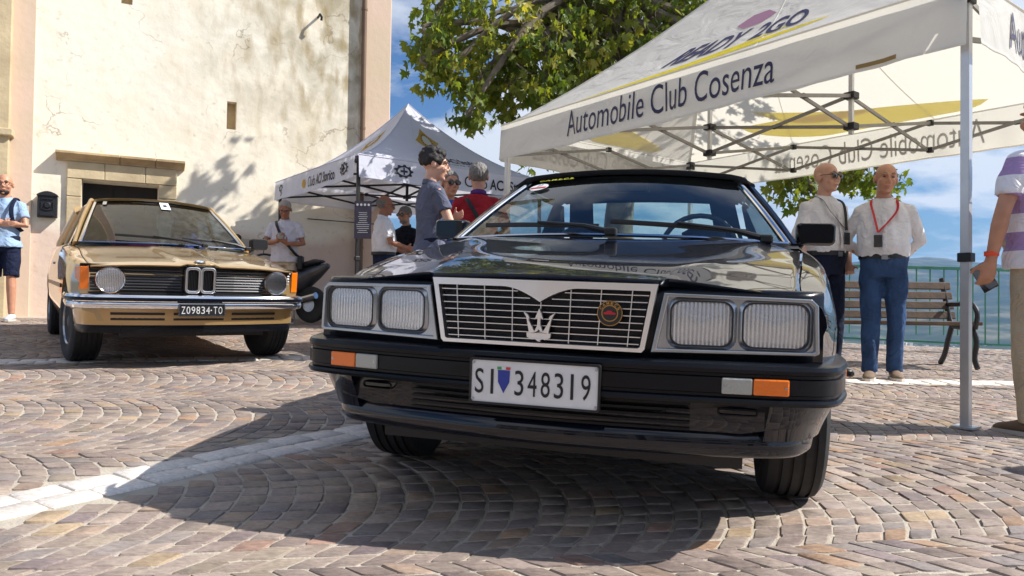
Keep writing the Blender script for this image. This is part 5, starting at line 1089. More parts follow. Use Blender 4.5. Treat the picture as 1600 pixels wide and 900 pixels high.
# ------------------------------------------------------------------ scooter between the cars
sp_ = at(430, 470, 10.6); sc = thing('motor_scooter', 'dark maxi scooter parked between the gold saloon and the tent', 'scooter', xyz(sp_.x, 10.6, gz(sp_.x, 10.6), R(-24)) @ Matrix.Scale(.92, 4))
M['scooter'] = mat('scooter_paint', (.03, .034, .042), .35, coat=.4, var=.2, scale=6)
for x in (-.72, .70):
    k = MB(); r_ = .28; k.lathe([(-.05, r_-.09), (-.06, r_-.05), (-.045, r_-.01), (0, r_), (.045, r_-.01), (.06, r_-.05), (.05, r_-.09)], 32, 'y', (x, 0, r_)); wh = k.build('wheel', 'rubber', sc)
    k = MB(); k.lathe([(-.045, r_-.088), (-.02, r_-.10), (.02, r_-.10), (.045, r_-.088)], 24, 'y', (x, 0, r_)); k.lathe([(-.05, .03), (.05, .03)], 12, 'y', (x, 0, r_)); k.build('rim', 'alu', wh)
    for j in range(5):
        a = 2*PI*j/5; k = MB(); k.bar((x+.03*math.cos(a), 0, r_+.03*math.sin(a)), (x+.185*math.cos(a), 0, r_+.185*math.sin(a)), .03, .02, up=(0, 1, 0)); k.build('spoke', 'alu', wh, smooth=0)
    k = MB(); k.lathe([(-.062, .11), (-.058, .11)], 24, 'y', (x, 0, r_)); k.build('brake_disc', 'satin', wh)
def rmesh(mb_):
    o_ = mb_.build('tmp', 'black', None, smooth=0); r_ = o_.modifiers.new('r', 'REMESH'); r_.mode = 'VOXEL'; r_.voxel_size = .014; q_ = o_.modifiers.new('s', 'SMOOTH'); q_.iterations = 4; me_ = evalmesh(o_); bpy.data.objects.remove(o_); me_.materials.clear(); me_.polygons.foreach_set('use_smooth', [True]*len(me_.polygons)); return me_
def slab(pts, name, m, sub=1):
    """pts: (x, z, half width)"""
    k = MB(); n = len(pts); k.add([(x, -w, z) for x, z, w in pts]+[(x, -w*.6, z) for x, z, w in pts]*0+[(x, w, z) for x, z, w in pts], [tuple(range(n)), tuple(range(2*n-1, n-1, -1))]+[(j, j+n, (j+1) % n+n, (j+1) % n) for j in range(n)]); return k.build(name, m, sc, smooth=40, bevel=.03)
k = MB(); k.tube([(-.02, 0, .52), (.2, 0, .56), (.5, 0, .64), (.8, 0, .78), (1.02, 0, .88)], [(.14, .16), (.19, .20), (.19, .18), (.13, .11), (.05, .04)], 16); link('rear_body', rmesh(k), 'scooter', sc)
k = MB(); k.tube([(-.14, 0, .74), (.02, 0, .79), (.3, 0, .80), (.45, 0, .84), (.78, 0, .93), (.92, 0, .94)], [(.09, .05), (.15, .07), (.16, .07), (.14, .06), (.12, .05), (.06, .02)], 14); link('seat', rmesh(k), 'black', sc)
slab([(-.55, .30, .10), (-.05, .28, .17), (.0, .50, .17), (-.30, .52, .16)], 'footboard', 'scooter')
k = MB(); k.tube([(-.46, 0, .36), (-.55, 0, .6), (-.62, 0, .85), (-.62, 0, 1.02)], [(.14, .10), (.22, .14), (.20, .15), (.12, .08)], 16); k.ell((-.74, 0, .58), (.22, .08, .07)); link('front_fairing', rmesh(k), 'scooter', sc)
k = MB(); k.tube([(-.70, 0, .28), (-.58, 0, .7), (-.50, 0, 1.02)], .03, 8); k.build('fork', 'alu', sc)
k = MB(); k.tube(catmull([(-.36, -.34, 1.06), (-.44, -.2, 1.08), (-.50, 0, 1.03), (-.44, .2, 1.08), (-.36, .34, 1.06)], 4), .017, 8); k.build('handlebar', 'black', sc)
for s in (-1, 1):
    k = MB(); k.tube([(-.45, s*.2, 1.08), (-.50, s*.30, 1.26)], .007, 6); k.ell((-.50, s*.31, 1.31), (.02, .085, .055), 14, 8); k.build('mirror', 'black', sc)
k = MB(); k.grid([[Vector((-.70-.05*math.cos(y*2)+(z-1)*.3, y*.2, z)) for y in (-1, -.5, 0, .5, 1)] for z in (.98, 1.15, 1.32)]); k.build('windshield', 'glass_side', sc)
k = MB(); k.tube([(.35, -.17, .30), (.95, -.2, .42)], [.035, .05], 10); k.build('exhaust', 'satin', sc)
# ================================================================== people
def skin_mat(name, c):
    m = mat(name, c, .5, var=.10, scale=18, bump=.08, bscale=120); b = m.node_tree.nodes['Principled BSDF']; b.inputs['Subsurface Weight'].default_value = .12; b.inputs['Subsurface Radius'].default_value = (.012, .005, .003); return m
M['skin'] = skin_mat('skin_tan', srgb(190, 138, 110)); M['skin2'] = skin_mat('skin_fair', srgb(206, 158, 134)); M['skin3'] = skin_mat('skin_brown', srgb(160, 108, 82))
def cloth(name, c, var=.08, stripes=None, rough=.85, scale=6):
    m = mat(name, c, rough, var=var, scale=scale, bump=.9, bscale=7.5, spec=.2)
    for n_ in m.node_tree.nodes:
        if n_.type == 'BUMP': n_.inputs['Distance'].default_value = .035
        if n_.type == 'TEX_NOISE' and n_.inputs['Scale'].default_value == 7.5: n_.inputs['Detail'].default_value = 3; n_.inputs['Distortion'].default_value = 1.6
    if stripes:
        t = m.node_tree; n = t.nodes; l = t.links; b = n['Principled BSDF']; col2, period, duty = stripes
        tc = n.new('ShaderNodeTexCoord'); sp = n.new('ShaderNodeSeparateXYZ'); l.new(tc.outputs['Object'], sp.inputs[0]); d = n.new('ShaderNodeMath'); d.operation = 'DIVIDE'; l.new(sp.outputs['Z'], d.inputs[0]); d.inputs[1].default_value = period
        f = n.new('ShaderNodeMath'); f.operation = 'FRACT'; l.new(d.outputs[0], f.inputs[0]); g = n.new('ShaderNodeMath'); g.operation = 'LESS_THAN'; l.new(f.outputs[0], g.inputs[0]); g.inputs[1].default_value = duty
        mx = n.new('ShaderNodeMix'); mx.data_type = 'RGBA'; l.new(g.outputs[0], mx.inputs[0]); mx.inputs[6].default_value = (*c, 1); mx.inputs[7].default_value = (*col2, 1); l.new(mx.outputs[2], b.inputs['Base Color'])
    return m
M['shirt_white'] = cloth('white_cotton', srgb(224, 222, 224)); M['tee_blue'] = cloth('light_blue_tee', srgb(150, 175, 205)); M['navy_cloth'] = cloth('navy_cloth', srgb(26, 32, 56)); M['tee_grey'] = cloth('grey_blue_tee', srgb(94, 97, 114), .2)
M['polo'] = cloth('pale_polo', srgb(214, 210, 214), stripes=(srgb(176, 172, 184), .016, .3)); M['red_cloth'] = cloth('red_polo', srgb(158, 36, 44)); M['purple'] = cloth('purple_collar', srgb(86, 50, 110)); M['blue_shirt'] = cloth('blue_shirt', srgb(50, 92, 170))
M['dark_shirt'] = cloth('dark_patterned_shirt', srgb(24, 24, 32), .9, scale=30); M['jeans'] = cloth('blue_jeans', srgb(50, 74, 110), .35, scale=5); M['jeans_dark'] = cloth('dark_jeans', srgb(24, 32, 52), .2); M['stripe'] = cloth('striped_polo', srgb(232, 230, 236), stripes=(srgb(168, 142, 188), .19, .5)); M['beige'] = cloth('beige_trousers', srgb(186, 172, 148), .12)
M['hair_grey'] = mat('grey_hair', srgb(120, 116, 112), .7, var=.3, scale=60, bump=.6, bscale=150); M['hair_dark'] = mat('dark_hair', srgb(32, 26, 24), .6, var=.4, scale=60, bump=.8, bscale=120); M['hair_white'] = mat('white_hair', srgb(158, 146, 136), .7, var=.2, scale=60, bump=.5, bscale=150)
M['shoe_brown'] = mat('brown_suede', srgb(118, 98, 80), .8, var=.15, scale=20); M['sole'] = mat('pale_sole', srgb(200, 194, 184), .7); M['lens_dark'] = mat('sunglass_lens', (.02, .016, .012), .05, coat=1); M['leather'] = mat('black_leather', (.015, .014, .014), .45)
M['eye'] = mat('eye_dark', (.03, .02, .015), .2); M['lip'] = mat('lip', srgb(168, 100, 90), .5); M['screen'] = mat('phone_glass', (.01, .01, .012), .06, coat=1); M['wrist'] = mat('orange_band', srgb(235, 80, 40), .5); M['strap_black'] = mat('black_strap', (.015, .015, .017), .7); M['shoe_white'] = mat('white_shoe', srgb(205, 208, 214), .7)
def remesh(mb, voxel, it=4, amp=0, freq=9, seed=0):
    o = mb.build('tmp', 'black', None, smooth=0); r = o.modifiers.new('r', 'REMESH'); r.mode = 'VOXEL'; r.voxel_size = voxel; s = o.modifiers.new('s', 'SMOOTH'); s.factor = .5; s.iterations = it
    me = evalmesh(o); bpy.data.objects.remove(o); me.materials.clear()
    if amp:
        n = len(me.vertices); co = np.empty(n*3); me.vertices.foreach_get('co', co); co = co.reshape(-1, 3); no = np.empty(n*3); me.vertices.foreach_get('normal', no); no = no.reshape(-1, 3); off = Vector((seed*3.1, seed*1.7, 0))
        d = np.array([noise.noise(Vector((c[0]*freq, c[1]*freq, c[2]*freq*.55))+off)+.5*noise.noise(Vector((c[0]*freq*2.1, c[1]*freq*2.1, c[2]*freq*1.3))+off) for c in co])*amp
        me.vertices.foreach_set('co', (co+no*d[:, None]).ravel()); me.update()
    me.polygons.foreach_set('use_smooth', [True]*len(me.polygons)); return me
V3 = Vector
def hand(mb, w, d, pn, curl=.5, thumb=1):
    """w wrist, d pointing direction, pn palm normal (side the fingers curl to)"""
    d = d.normalized(); pn = (pn-d*pn.dot(d)).normalized(); sd_ = d.cross(pn)*thumb
    mb.tube([w-d*.03, w+d*.02, w+d*.06, w+d*.09], [(.026, .021), (.034, .018), (.041, .016), (.037, .013)], 10, up=tuple(pn))
    for i, (o_, l_) in enumerate(((.029, .070), (.010, .080), (-.010, .076), (-.028, .060))):
        b = w+d*.088+sd_*o_; a = curl; p1 = b+(d*math.cos(a)+pn*math.sin(a))*l_*.45; p2 = p1+(d*math.cos(a*2)+pn*math.sin(a*2))*l_*.33; p3 = p2+(d*math.cos(a*2.7)+pn*math.sin(a*2.7))*l_*.25
        mb.tube([b-d*.02, b, p1, p2, p3], [.0095, .0095, .0088, .0082, .0065], 8)
    t0 = w+d*.025+sd_*.03; t1 = t0+(d*.6+sd_*.7+pn*.35).normalized()*.042; t2 = t1+(d*.85+sd_*.2+pn*.5).normalized()*.034; mb.tube([w+d*.01+sd_*.012, t0, t1, t2], [.014, .0135, .0105, .008], 8)
def person(label, x, y, rz, H=1.75, skin='skin', arms=None, shirt=None, pants=None, head=(0, 0, 0), hair=None, glasses=None, belly=0, stance=((-.10, 0), (.10, 0)), shoes='black', group=None, voxel=.0075, build_=1.0, extras=None, beard=None, knees=0, face=True):
    k_ = H/1.75; root = thing('person', label, 'person', xyz(x, y, gz(x, y), rz) @ Matrix.Scale(k_, 4), group)
    sh = {'l': V3((-.178*build_, .012, 1.400)), 'r': V3((.178*build_, .012, 1.400))}
    DEF = {'l': ((-.255, .03, 1.14), (-.265, -.03, .885)), 'r': ((.255, .03, 1.14), (.265, -.03, .885))}
    arms = arms or {}; A = {}
    for s in 'lr': e, w = arms.get(s, DEF[s])[:2]; A[s] = (sh[s], V3(e), V3(w), arms.get(s, DEF[s])[2] if len(arms.get(s, DEF[s])) > 2 else {})
    hips = {'l': V3((-.09, 0, .92)), 'r': V3((.09, 0, .92))}; ank = {'l': V3((stance[0][0], stance[0][1], .085)), 'r': V3((stance[1][0], stance[1][1], .085))}
    kn = {s: (hips[s]+ank[s])/2+V3((0, -.02-knees, .06)) for s in 'lr'}
    TOR = [(.86, .150, .10), (.93, .165, .112), (1.02, .158+belly*.3, .108+belly*.6), (1.10, .150+belly*.5, .105+belly), (1.20, .156+belly*.4, .112+belly*.7), (1.30, .166, .116+belly*.2), (1.375, .166, .106), (1.425, .135, .090), (1.465, .090, .072), (1.49, .070, .062), (1.51, .060, .058)]
    def torso(mb, z0, z1, add, fy=0):
        pts = [(z, a*build_+add, b_+add) for z, a, b_ in TOR if z0-.001 <= z <= z1]; lo = [t for t in TOR if t[0] < z0]
        mb.tube([V3((0, -belly*.5*max(0, 1-abs(z-1.1)/.2), z)) for z, a, b_ in pts], [(a, b_) for z, a, b_ in pts], 24, up=(0, -1, 0))
    # the body: one continuous skin
    mb = MB(); torso(mb, .86, 1.52, -.012)
    for s in 'lr':
        a, e, w, op = A[s]; d = (w-e).normalized()
        mb.tube([a+V3((-.06 if s == 'r' else .06, 0, .022)), a, a.lerp(e, .35), e, e.lerp(w, .3), w], [.05, .054, .046, .038, .040, .026], 12)
        pn = V3(op.get('pn', (.6 if s == 'l' else -.6, -.5, 0))); dd = V3(op['d']) if 'd' in op else d
        hand(mb, w+d*.005, dd, pn, op.get('curl', .45), 1 if s == 'l' else -1)
        mb.tube([hips[s]+V3((0, 0, .04)), hips[s]-V3((0, 0, .1)), kn[s], kn[s].lerp(ank[s], .3), ank[s]], [.082, .080, .052, .054, .036], 12)
    hy, hp_, hr_ = head; HC_ = V3((0, -.012, 1.645)); RH = Matrix.Rotation(hy, 3, 'Z') @ Matrix.Rotation(hp_, 3, 'X') @ Matrix.Rotation(hr_, 3, 'Y'); NB = V3((0, .005, 1.55))
    def Hp(p): return NB+RH @ (V3(p)*1.10+HC_+V3((0, 0, .018))-NB)
    def hell(c, r, n=16, m=12): mb.ell(Hp(c), [q*1.10 for q in r], n, m, RH)
    mb.tube([V3((0, .015, 1.47)), NB, Hp((0, .008, -.05))], [.062, .056, .058], 14)
    hell((0, .012, .03), (.075, .096, .086)); hell((0, -.022, -.035), (.062, .074, .082)); hell((0, -.032, -.083), (.046, .052, .034)); hell((0, -.074, -.100), (.020, .016, .015))
    for s in (-1, 1):
        hell((s*.030, -.083, .026), (.026, .011, .009)); hell((s*.078, .008, -.008), (.009, .022, .032)); hell((s*.036, -.064, -.032), (.026, .026, .026)); hell((s*.012, -.100, -.034), (.010, .010, .008))
    mb.tube([Hp((0, -.088, .022)), Hp((0, -.108, -.012)), Hp((0, -.118, -.030))], [.008, .011, .013], 8); hell((0, -.092, -.058), (.022, .010, .006)); hell((0, -.090, -.069), (.018, .010, .007))
    body = link('body', remesh(mb, voxel, 3), skin, root)
    if face:
        for s in (-1, 1):
            k = MB(); k.ell(Hp((s*.031, -.0865, .006)), (.0125, .006, .0055), 10, 6, RH); k.build('eye', 'eye', body)
            k = MB(); k.tube([Hp((s*.014, -.096, .030)), Hp((s*.032, -.094, .036)), Hp((s*.052, -.078, .028))], [.003, .004, .002], 6); k.build('eyebrow', M[hair[1]] if hair else M['hair_grey'], body)
        k = MB(); k.tube([Hp((-.022, -.094, -.063)), Hp((0, -.103, -.064)), Hp((.022, -.094, -.063))], [.002, .0035, .002], 6); k.build('mouth', 'lip', body)
    if hair:
        st, hm = hair; k = MB()
        if st == 'curly':
            rh = random.Random(5)
            k.ell(Hp((0, .022, .045)), (.094, .113, .092), 18, 12, RH)
            for i in range(150):
                t, f_ = rh.uniform(0, 2*PI), rh.uniform(-.75, 1); d = V3((math.cos(t)*math.sqrt(1-f_*f_) if f_ < 1 else 0, math.sin(t)*math.sqrt(max(0, 1-f_*f_)), f_)); p = V3((d.x*.080, .018+d.y*.098, .05+d.z*.085))
                if (p.y < -.05 and p.z < .075) or (p.y < .02 and p.z < .0) or p.z < -.05: continue
                k.ell(Hp(p), (rh.uniform(.014, .024),)*3, 8, 6)
            link('hair', remesh(k, .007, 2), hm, root)
        else:
            rows = []; n = 30
            for i in range(11):
                row = []
                for j in range(n):
                    a = 2*PI*j/n; fr = -math.sin(a)      # 1 = front
                    low = {'short': -.045+.105*max(0, fr)**.6+.02*max(0, fr) if fr > -.2 else -.055, 'fringe': -.05, 'crop': -.035+.09*max(0, fr)**.7}[st]
                    top = .122 if st != 'fringe' else .052
                    z = low+(top-low)*i/10; zz_ = (z-.03)/.092; rr = math.sqrt(max(.0, 1-min(1, zz_*zz_)))*1.04+.008
                    if st == 'fringe' and fr > .15: rr *= .80
                    row.append(Hp((math.cos(a)*.0775*rr, .013+math.sin(a)*.0985*rr, z)))
                rows.append(row)
            k.loft(rows, cap=True); link('hair', remesh(k, .006, 1, .007, 55), hm, root)
    if beard: k = MB(); k.ell(Hp((0, -.036, -.086)), (.058, .062, .040), 14, 10, RH); link('beard', remesh(k, .007, 2, .003, 40), beard, root)
    if glasses:
        dark = glasses == 'sun'; g = MB()
        for s in (-1, 1):
            q = MB(); q.ell(Hp((s*.033, -.103, .004)), (.033, .007, .025), 14, 8, RH)
            if dark: q.build('sunglass_lens', 'lens_dark', root)
            g.tube([Hp((s*.033+.029*math.cos(2*PI*j/14), -.106, .004+.021*math.sin(2*PI*j/14))) for j in range(15)], .0022, 5, cap=False); g.tube([Hp((s*.062, -.100, .010)), Hp((s*.080, -.03, .010)), Hp((s*.080, .02, .004))], .0025, 5)
        g.tube([Hp((-.008, -.109, .010)), Hp((.008, -.109, .010))], .0025, 5); g.build('glasses_frame', 'leather', root)
    # clothes
    sm, slv, z0 = shirt; mb = MB(); torso(mb, .93 if z0 < 1 else 1.0, 1.49, .016 if z0 < 1 else .022)
    if z0 < .93: mb.tube([V3((0, 0, z0)), V3((0, 0, .94)), V3((0, 0, 1.0))], [(.204*build_, .152+belly*.4), (.200*build_, .150+belly*.6), (.18*build_, .13+belly*.75)], 24, up=(0, -1, 0))
    for s in 'lr':
        a, e, w, op = A[s]; pts = [a+V3((-.085 if s == 'r' else .085, -.004, .030)), a+V3((0, 0, .0))]; rr = [.052, .062]
        if slv <= 1: pts += [a.lerp(e, slv*.55), a.lerp(e, slv)]; rr += [.063, .062]
        else: pts += [a.lerp(e, .5), e, e.lerp(w, (slv-1)*.5), e.lerp(w, slv-1)]; rr += [.057, .051, .047, .041]
        mb.tube(pts, rr, 12)
    so = link('shirt', remesh(mb, .010, 3, .014, 9, len(label) % 17), sm, root)
    k = MB(); n = 20; k.loft([[V3((r_*math.cos(2*PI*j/n), .008+r_*.95*math.sin(2*PI*j/n)+(.0), z+(.02*math.sin(2*PI*j/n)))) for j in range(n)] for r_, z in ((.072, 1.47), (.068, 1.505), (.073, 1.515), (.080, 1.48))], cap=False); k.build('collar', (extras or {}).get('collar', sm), so)
    if sm == 'shirt_white':
        fy_ = lambda z: -(.150+belly*max(0, 1-abs(z-1.1)/.28)*1.35)
        k = MB(); k.tube([V3((0, fy_(z)-.004, z)) for z in (1.05, 1.12, 1.2, 1.28, 1.36)], [(.016, .003)]*5, 6, up=(0, -1, 0)); pk_ = k.build('placket', sm, so)
        for z in (1.1, 1.2, 1.3): k = MB(); k.ell((0, fy_(z)-.009, z), (.006, .003, .006), 8, 5); k.build('button', 'sole', pk_)
    pm_, leg_end = pants; mb = MB(); mb.tube([V3((0, 0, .84)), V3((0, 0, .92)), V3((0, -belly*.4, 1.035))], [(.165*build_, .125), (.176*build_, .128), (.176*build_+belly*.2, .126+belly*.75)], 22, up=(0, -1, 0))
    for s in 'lr':
        full = leg_end > .99; pts = [hips[s]+V3((0, 0, .03)), hips[s]-V3((0, 0, .12)), kn[s]+V3((0, 0, .0 if full else -.02))]; rr = [.092, .097, .076 if full else .088]
        if full: pts += [kn[s].lerp(ank[s], .5), ank[s]+V3((0, 0, -.02))]; rr += [.066, .060]
        mb.tube(pts, rr, 14)
    link('trousers' if leg_end > .99 else 'shorts', remesh(mb, .010, 3, .013, 8, 3), pm_, root)
    for s in 'lr':
        k = MB(); a = ank[s]; tx = -.02 if s == 'l' else .02; rings = []
        for yy, wx, hh in ((.075, .024, .05), (.06, .036, .075), (.02, .040, .085), (-.05, .042, .07), (-.11, .047, .05), (-.16, .042, .038), (-.185, .020, .024)):
            rings.append([V3((a.x+tx*(-yy/.18)+wx*math.cos(2*PI*j/14), a.y+yy, max(.014, hh*(.5+.5*math.sin(2*PI*j/14))+.012))) for j in range(14)])
        k.loft(rings); so_ = k.build('shoe', shoes, root, smooth=60)
        k = MB(); o_ = [(a.x+tx*(-yy/.18)+sx_*wx, a.y+yy) for sx_ in (1,) for yy, wx in ((.082, .02), (.06, .04), (-.05, .046), (-.11, .051), (-.165, .044), (-.192, .018))]; o_ += [(2*(a.x+tx*(-(yy-a.y)/.18))-xx, yy) for xx, yy in o_[::-1]]; k.prism(o_, lambda u, v, d: V3((u, v, .022-.022*d))); k.build('sole', 'sole' if shoes != 'black' else 'leather', so_, smooth=0)
    ex = extras or {}
    if 'belt' in ex:
        k = MB(); n = 28; k.loft([[V3(((.178*build_+o_)*math.cos(2*PI*j/n), (.130+belly*.6+o_)*math.sin(2*PI*j/n)-belly*.25, z)) for j in range(n)] for o_, z in ((.004, .995), (.012, .995), (.012, 1.032), (.004, 1.032))], cap=False); bo = k.build('belt', 'leather', root); k = MB(); k.box((0, -.140-belly*.85, 1.003), (.045, .008, .04)); k.build('buckle', 'satin', bo, smooth=0)
    if 'lanyard' in ex:
        c_ = ex['lanyard']; f_ = .134+belly*.75
        k = MB(); pts = [V3((-.075, .03, 1.50)), V3((-.098, -.085, 1.455)), V3((-.080, -.146, 1.36)), V3((ex.get('lx', 0), -f_-.045, 1.20))]; pts2 = [V3((-p.x if i < 3 else p.x, p.y, p.z)) for i, p in enumerate(pts)]
        for pp_ in (pts, pts2): cc = catmull(pp_, 5); k.tube(cc, [(.011, .002)]*len(cc), 6, up=(0, -1, 0))
        lo_ = k.build('lanyard', c_, root); k = MB(); k.box((ex.get('lx', 0), -f_-.052, 1.13), (.062, .006, .10)); k.build('badge', ex.get('badge', 'screen'), lo_, smooth=0, bevel=.004)
    if 'strap' in ex:
        sgn, fb = ex['strap']; f_ = .136+belly*.8; k = MB()
        fr = [V3((-sgn*.125, .0, 1.478)), V3((-sgn*.09, -.138, 1.40)), V3((sgn*.0, -f_-.034, 1.22)), V3((sgn*.13, -f_*.85-.04, 1.05)), V3((sgn*.20, -.02, .96))]; bk = [V3((-sgn*.125, .0, 1.478)), V3((-sgn*.08, .140, 1.39)), V3((sgn*.03, .156, 1.2)), V3((sgn*.13, .140, 1.05)), V3((sgn*.20, -.02, .96))]
        for pp_ in (fr, bk): cc = catmull(pp_, 6); k.tube(cc, [(.019, .003)]*len(cc), 6, up=(0, -1, 0))
        so2 = k.build('bag_strap', 'strap_black', root)
        if fb: k = MB(); k.box((sgn*.235, -.03, .88), (.07, .22, .2)); k.build('shoulder_bag', 'strap_black', so2, smooth=0, bevel=.02)
    if 'backpack' in ex:
        for s in (-1, 1):
            k = MB(); cc = catmull([V3((s*.12, .1, 1.47)), V3((s*.13, -.02, 1.50)), V3((s*.130, -.150, 1.37)), V3((s*.15, -.145, 1.2)), V3((s*.19, .02, 1.1))], 5); k.tube(cc, [(.024, .005)]*len(cc), 6, up=(0, -1, 0)); k.build('backpack_strap', 'navy_cloth', root)
    return root, A, Hp
CROSS = {'l': ((-.255, -.06, 1.16), (.06, -.205, 1.165), {'pn': (0, 1, 0), 'curl': .25}), 'r': ((.255, -.06, 1.16), (-.07, -.165, 1.215), {'pn': (0, 1, 0), 'curl': .25})}
def hold(obj_name, label, cat, mb, m, mw):
    o = mb.build(obj_name, m, None, smooth=0, bevel=.004); o.matrix_world = mw; return tag(o, label, cat)
def px_at(px, Y): return at(px, 470, Y).x
# left edge: man with folded arms
person('man with folded arms in light blue tee and navy shorts at the church wall', px_at(3, 9.15), 9.15, R(14), 1.79, 'skin', CROSS, ('tee_blue', .62, .90), ('navy_cloth', .5), (R(10), 0, 0), None, 'clear', stance=((-.11, .03), (.12, -.04)), shoes='shoe_white', beard='hair_dark', extras={'backpack': 1})
# man reading his phone
POL = {'l': ((-.265, -.03, 1.15), (-.055, -.27, 1.17), {'d': (.55, -.5, .5), 'pn': (.6, .2, .8), 'curl': .5}), 'r': ((.265, -.03, 1.15), (.07, -.25, 1.14), {'d': (-.55, -.5, .45), 'pn': (-.6, .2, .8), 'curl': .5})}
xb = px_at(443, 10.3); pr_, _, _ = person('white-haired man in pale polo looking down at a phone beside the gold saloon', xb, 10.3, R(8), 1.70, 'skin3', POL, ('polo', .66, .88), ('beige', 1), (R(4), R(26), 0), ('short', 'hair_white'), 'clear', belly=.03, extras={'strap': (1, True)}, shoes='shoe_brown')
k = MB(); k.box((0, 0, 0), (.075, .009, .15)); hold('phone', 'dark phone held by the white-haired man in pale polo', 'phone', k, 'screen', pr_.matrix_world @ Matrix.Translation((.005, -.345, 1.235)) @ Matrix.Rotation(R(-48), 4, 'X'))
# group by the small tent
person('bald man in white short-sleeved shirt under the small tent, seen from the side', px_at(597, 9.75), 9.75, R(118), 1.74, 'skin3', {'l': ((-.26, -.02, 1.15), (-.16, -.27, 1.10), {}), 'r': ((.27, -.02, 1.15), (.15, -.27, 1.08), {'curl': .5})}, ('shirt_white', .78, 1.0), ('navy_cloth', 1), (R(-8), R(6), 0), ('fringe', 'hair_grey'), 'clear', belly=.03, extras={'belt': 1})
person('bearded man in dark patterned shirt and sunglasses under the small tent', px_at(632, 10.3), 10.3, R(-30), 1.66, 'skin', {'l': ((-.25, -.04, 1.15), (-.10, -.27, 1.22), {'curl': .6}), 'r': ((.25, -.04, 1.15), (.05, -.27, 1.16), {'curl': .6})}, ('dark_shirt', .75, .9), ('navy_cloth', 1), (0, R(6), 0), ('crop', 'hair_grey'), 'sun', belly=.03, beard='hair_grey')
person('young man with curly dark hair and glasses in grey-blue tee, arms folded', px_at(672, 6.2), 6.2, R(118), 1.76, 'skin2', CROSS, ('tee_grey', .62, .86), ('jeans_dark', 1), (R(-22), R(5), 0), ('curly', 'hair_dark'), 'clear', build_=.95)
person('grey-haired man in sunglasses and blue shirt behind the young man', px_at(699, 7.3), 7.3, R(18), 1.74, 'skin', None, ('blue_shirt', .8, .9), ('jeans_dark', 1), (R(10), R(4), 0), ('short', 'hair_grey'), 'sun', belly=.02)
person('grey-haired man in red polo seen from behind, black strap across his back', px_at(745, 6.75), 6.75, R(184), 1.75, 'skin', {'l': ((-.27, -.03, 1.15), (-.14, -.26, 1.12), {}), 'r': ((.27, -.03, 1.15), (.14, -.26, 1.12), {})}, ('red_cloth', .7, .88), ('navy_cloth', 1), (R(0), 0, 0), ('short', 'hair_grey'), None, belly=.03, extras={'strap': (-1, False), 'collar': 'purple'}, face=False)
# two men at the bench
person('bald man in sunglasses and white shirt with a dark lanyard, behind the wing mirror', px_at(1288, 6.32), 6.32, R(20), 1.775, 'skin2', {'l': ((-.27, .03, 1.15), (-.24, -.06, .91), {}), 'r': ((.28, .05, 1.14), (.205, -.06, .93), {'curl': .8})}, ('shirt_white', 1.55, 1.0), ('jeans_dark', 1), (R(8), R(2), 0), None, 'sun', belly=.04, extras={'belt': 1, 'lanyard': 'strap_black', 'collar': 'shirt_white', 'lx': .03})
person('balding man in white shirt and blue jeans with a red lanyard, hands behind his back', px_at(1380, 6.05), 6.05, R(-24), 1.735, 'skin', {'l': ((-.285, .09, 1.15), (-.07, .19, .99), {'d': (1, .1, -.3), 'pn': (0, -1, 0)}), 'r': ((.285, .09, 1.15), (.08, .20, .97), {'d': (-1, .1, -.3), 'pn': (0, -1, 0)})}, ('shirt_white', 1.8, 1.0), ('jeans', 1), (R(10), R(2), R(6)), ('fringe', 'hair_grey'), None, belly=.06, stance=((-.10, -.08), (.09, .06)), shoes='shoe_brown', extras={'belt': 1, 'lanyard': 'red', 'lx': -.05})
# right edge: striped shirt
sx0 = px_at(1634, 3.83); sp2, AA, _ = person('man in lavender and white striped polo with beige trousers at the right edge', sx0, 3.83, R(196), 1.76, 'skin', {'r': ((.285, .0, 1.15), (.295, -.06, .90), {'curl': .55, 'pn': (-.5, -.8, 0)}), 'l': ((-.28, .0, 1.15), (-.28, -.05, .9), {})}, ('stripe', .70, .86), ('beige', 1), (R(-10), 0, 0), ('short', 'hair_grey'), None, belly=.06, voxel=.006, build_=1.06, extras={'strap': (-1, False)}, shoes='shoe_brown', face=False)
wr_ = AA['r'][2]; k = MB(); k.lathe([(-.012, .030), (-.012, .034), (.012, .034), (.012, .030)], 20, 'z', wr_+V3((0, .004, .035))); k.build('wristband', 'wrist', sp2)
k = MB(); k.box((0, 0, 0), (.012, .078, .155)); hold('phone', 'black phone held at the hip by the man in the striped polo', 'phone', k, 'screen', sp2.matrix_world @ Matrix.Translation(wr_+V3((-.02, -.055, -.085))) @ Matrix.Rotation(R(35), 4, 'X') @ Matrix.Rotation(R(20), 4, 'Z'))

person('bystander just outside the right edge whose rounded shadow falls on the paving', 3.92, 2.95, R(200), 1.74, 'skin', None, ('tee_blue', .65, .88), ('jeans_dark', 1), (0, 0, 0), ('short', 'hair_dark'), None, belly=.04, face=False, voxel=.012)
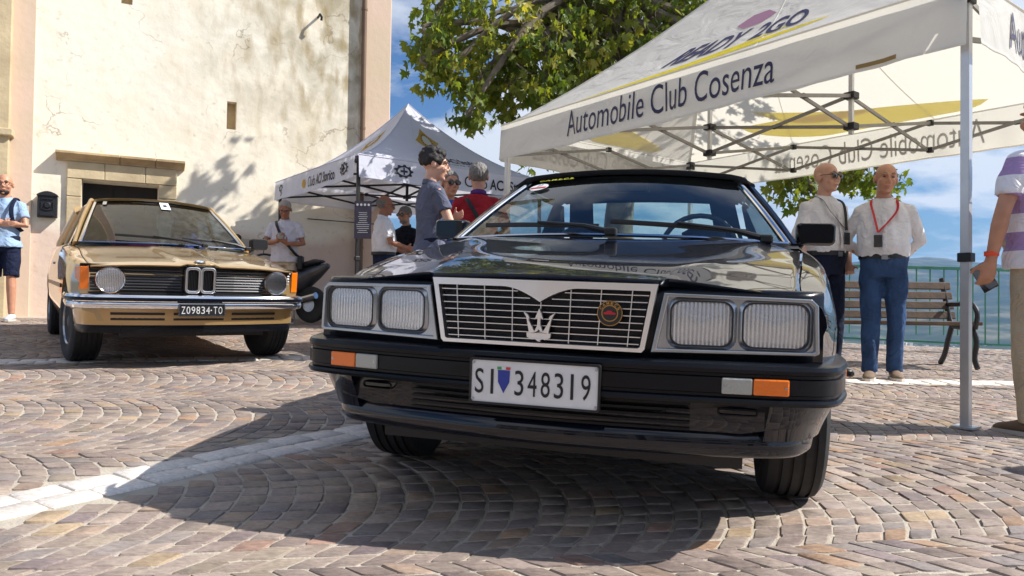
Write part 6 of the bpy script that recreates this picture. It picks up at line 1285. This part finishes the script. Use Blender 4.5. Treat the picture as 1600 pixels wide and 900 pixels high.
# unseen houses added behind the viewer to darken reflections and block sky light
M['house_a'] = mat('ochre_render', srgb(214, 205, 190), .9, var=.15, scale=.8, bump=.3, bscale=8); M['house_b'] = mat('grey_render', srgb(200, 197, 190), .9, var=.15, scale=.8, bump=.3, bscale=8); M['roof_tile'] = mat('clay_tiles', srgb(150, 88, 60), .85, var=.25, scale=3); M['shutter'] = mat('shutter_paint', srgb(50, 66, 56), .6)
for hx, hw, hh, hm, lab in ((-7.5, 11, 7.2, 'house_a', 'cream rendered house with shutters, added unseen behind the viewer to darken reflections'), (4.2, 11.4, 8.4, 'house_b', 'grey rendered house with shutters, added unseen behind the viewer to darken reflections')):
    hy = -13.5; hz = gz(hx, hy)-.2; hs = thing('house', lab, 'house', xyz(hx, hy, hz, PI))
    holes = []
    for fl in range(2):
        for i in range(4): x = -hw/2+hw*(i+.5)/4; holes.append((x-.45, x+.45, (.1 if i == 1 and fl == 0 else 1.2)+fl*3.3, 2.5+fl*3.3))
    wall_panel('wall', -hw/2, hw/2, 0, hh, holes, .3, hm, hs)
    q = MB()
    for x in (-hw/2, hw/2): q.add([(x, 0, 0), (x, 7, 0), (x, 7, hh), (x, 0, hh)], [(0, 1, 2, 3)])
    q.build('wall', hm, hs, smooth=0)
    q = MB(); q.add([(-hw/2-.3, -.5, hh-.1), (hw/2+.3, -.5, hh-.1), (hw/2+.3, 3.5, hh+1.5), (-hw/2-.3, 3.5, hh+1.5), (-hw/2-.3, 7.3, hh), (hw/2+.3, 7.3, hh)], [(0, 1, 2, 3), (3, 2, 5, 4)]); q.build('roof', 'roof_tile', hs, smooth=0)
    for (a, b_, c, d) in holes:
        q = MB(); q.box(((a+b_)/2, .22, (c+d)/2), (b_-a, .04, d-c)); wn = q.build('door' if c < .5 else 'window', 'screen' if c > .5 else 'dark_wood', hs, smooth=0)
        if c > .5:
            for s in (-1, 1): q = MB(); q.box(((a+b_)/2+s*.70, -.03, (c+d)/2), (.44, .04, d-c)); q.build('shutter', 'shutter', hs, smooth=0)
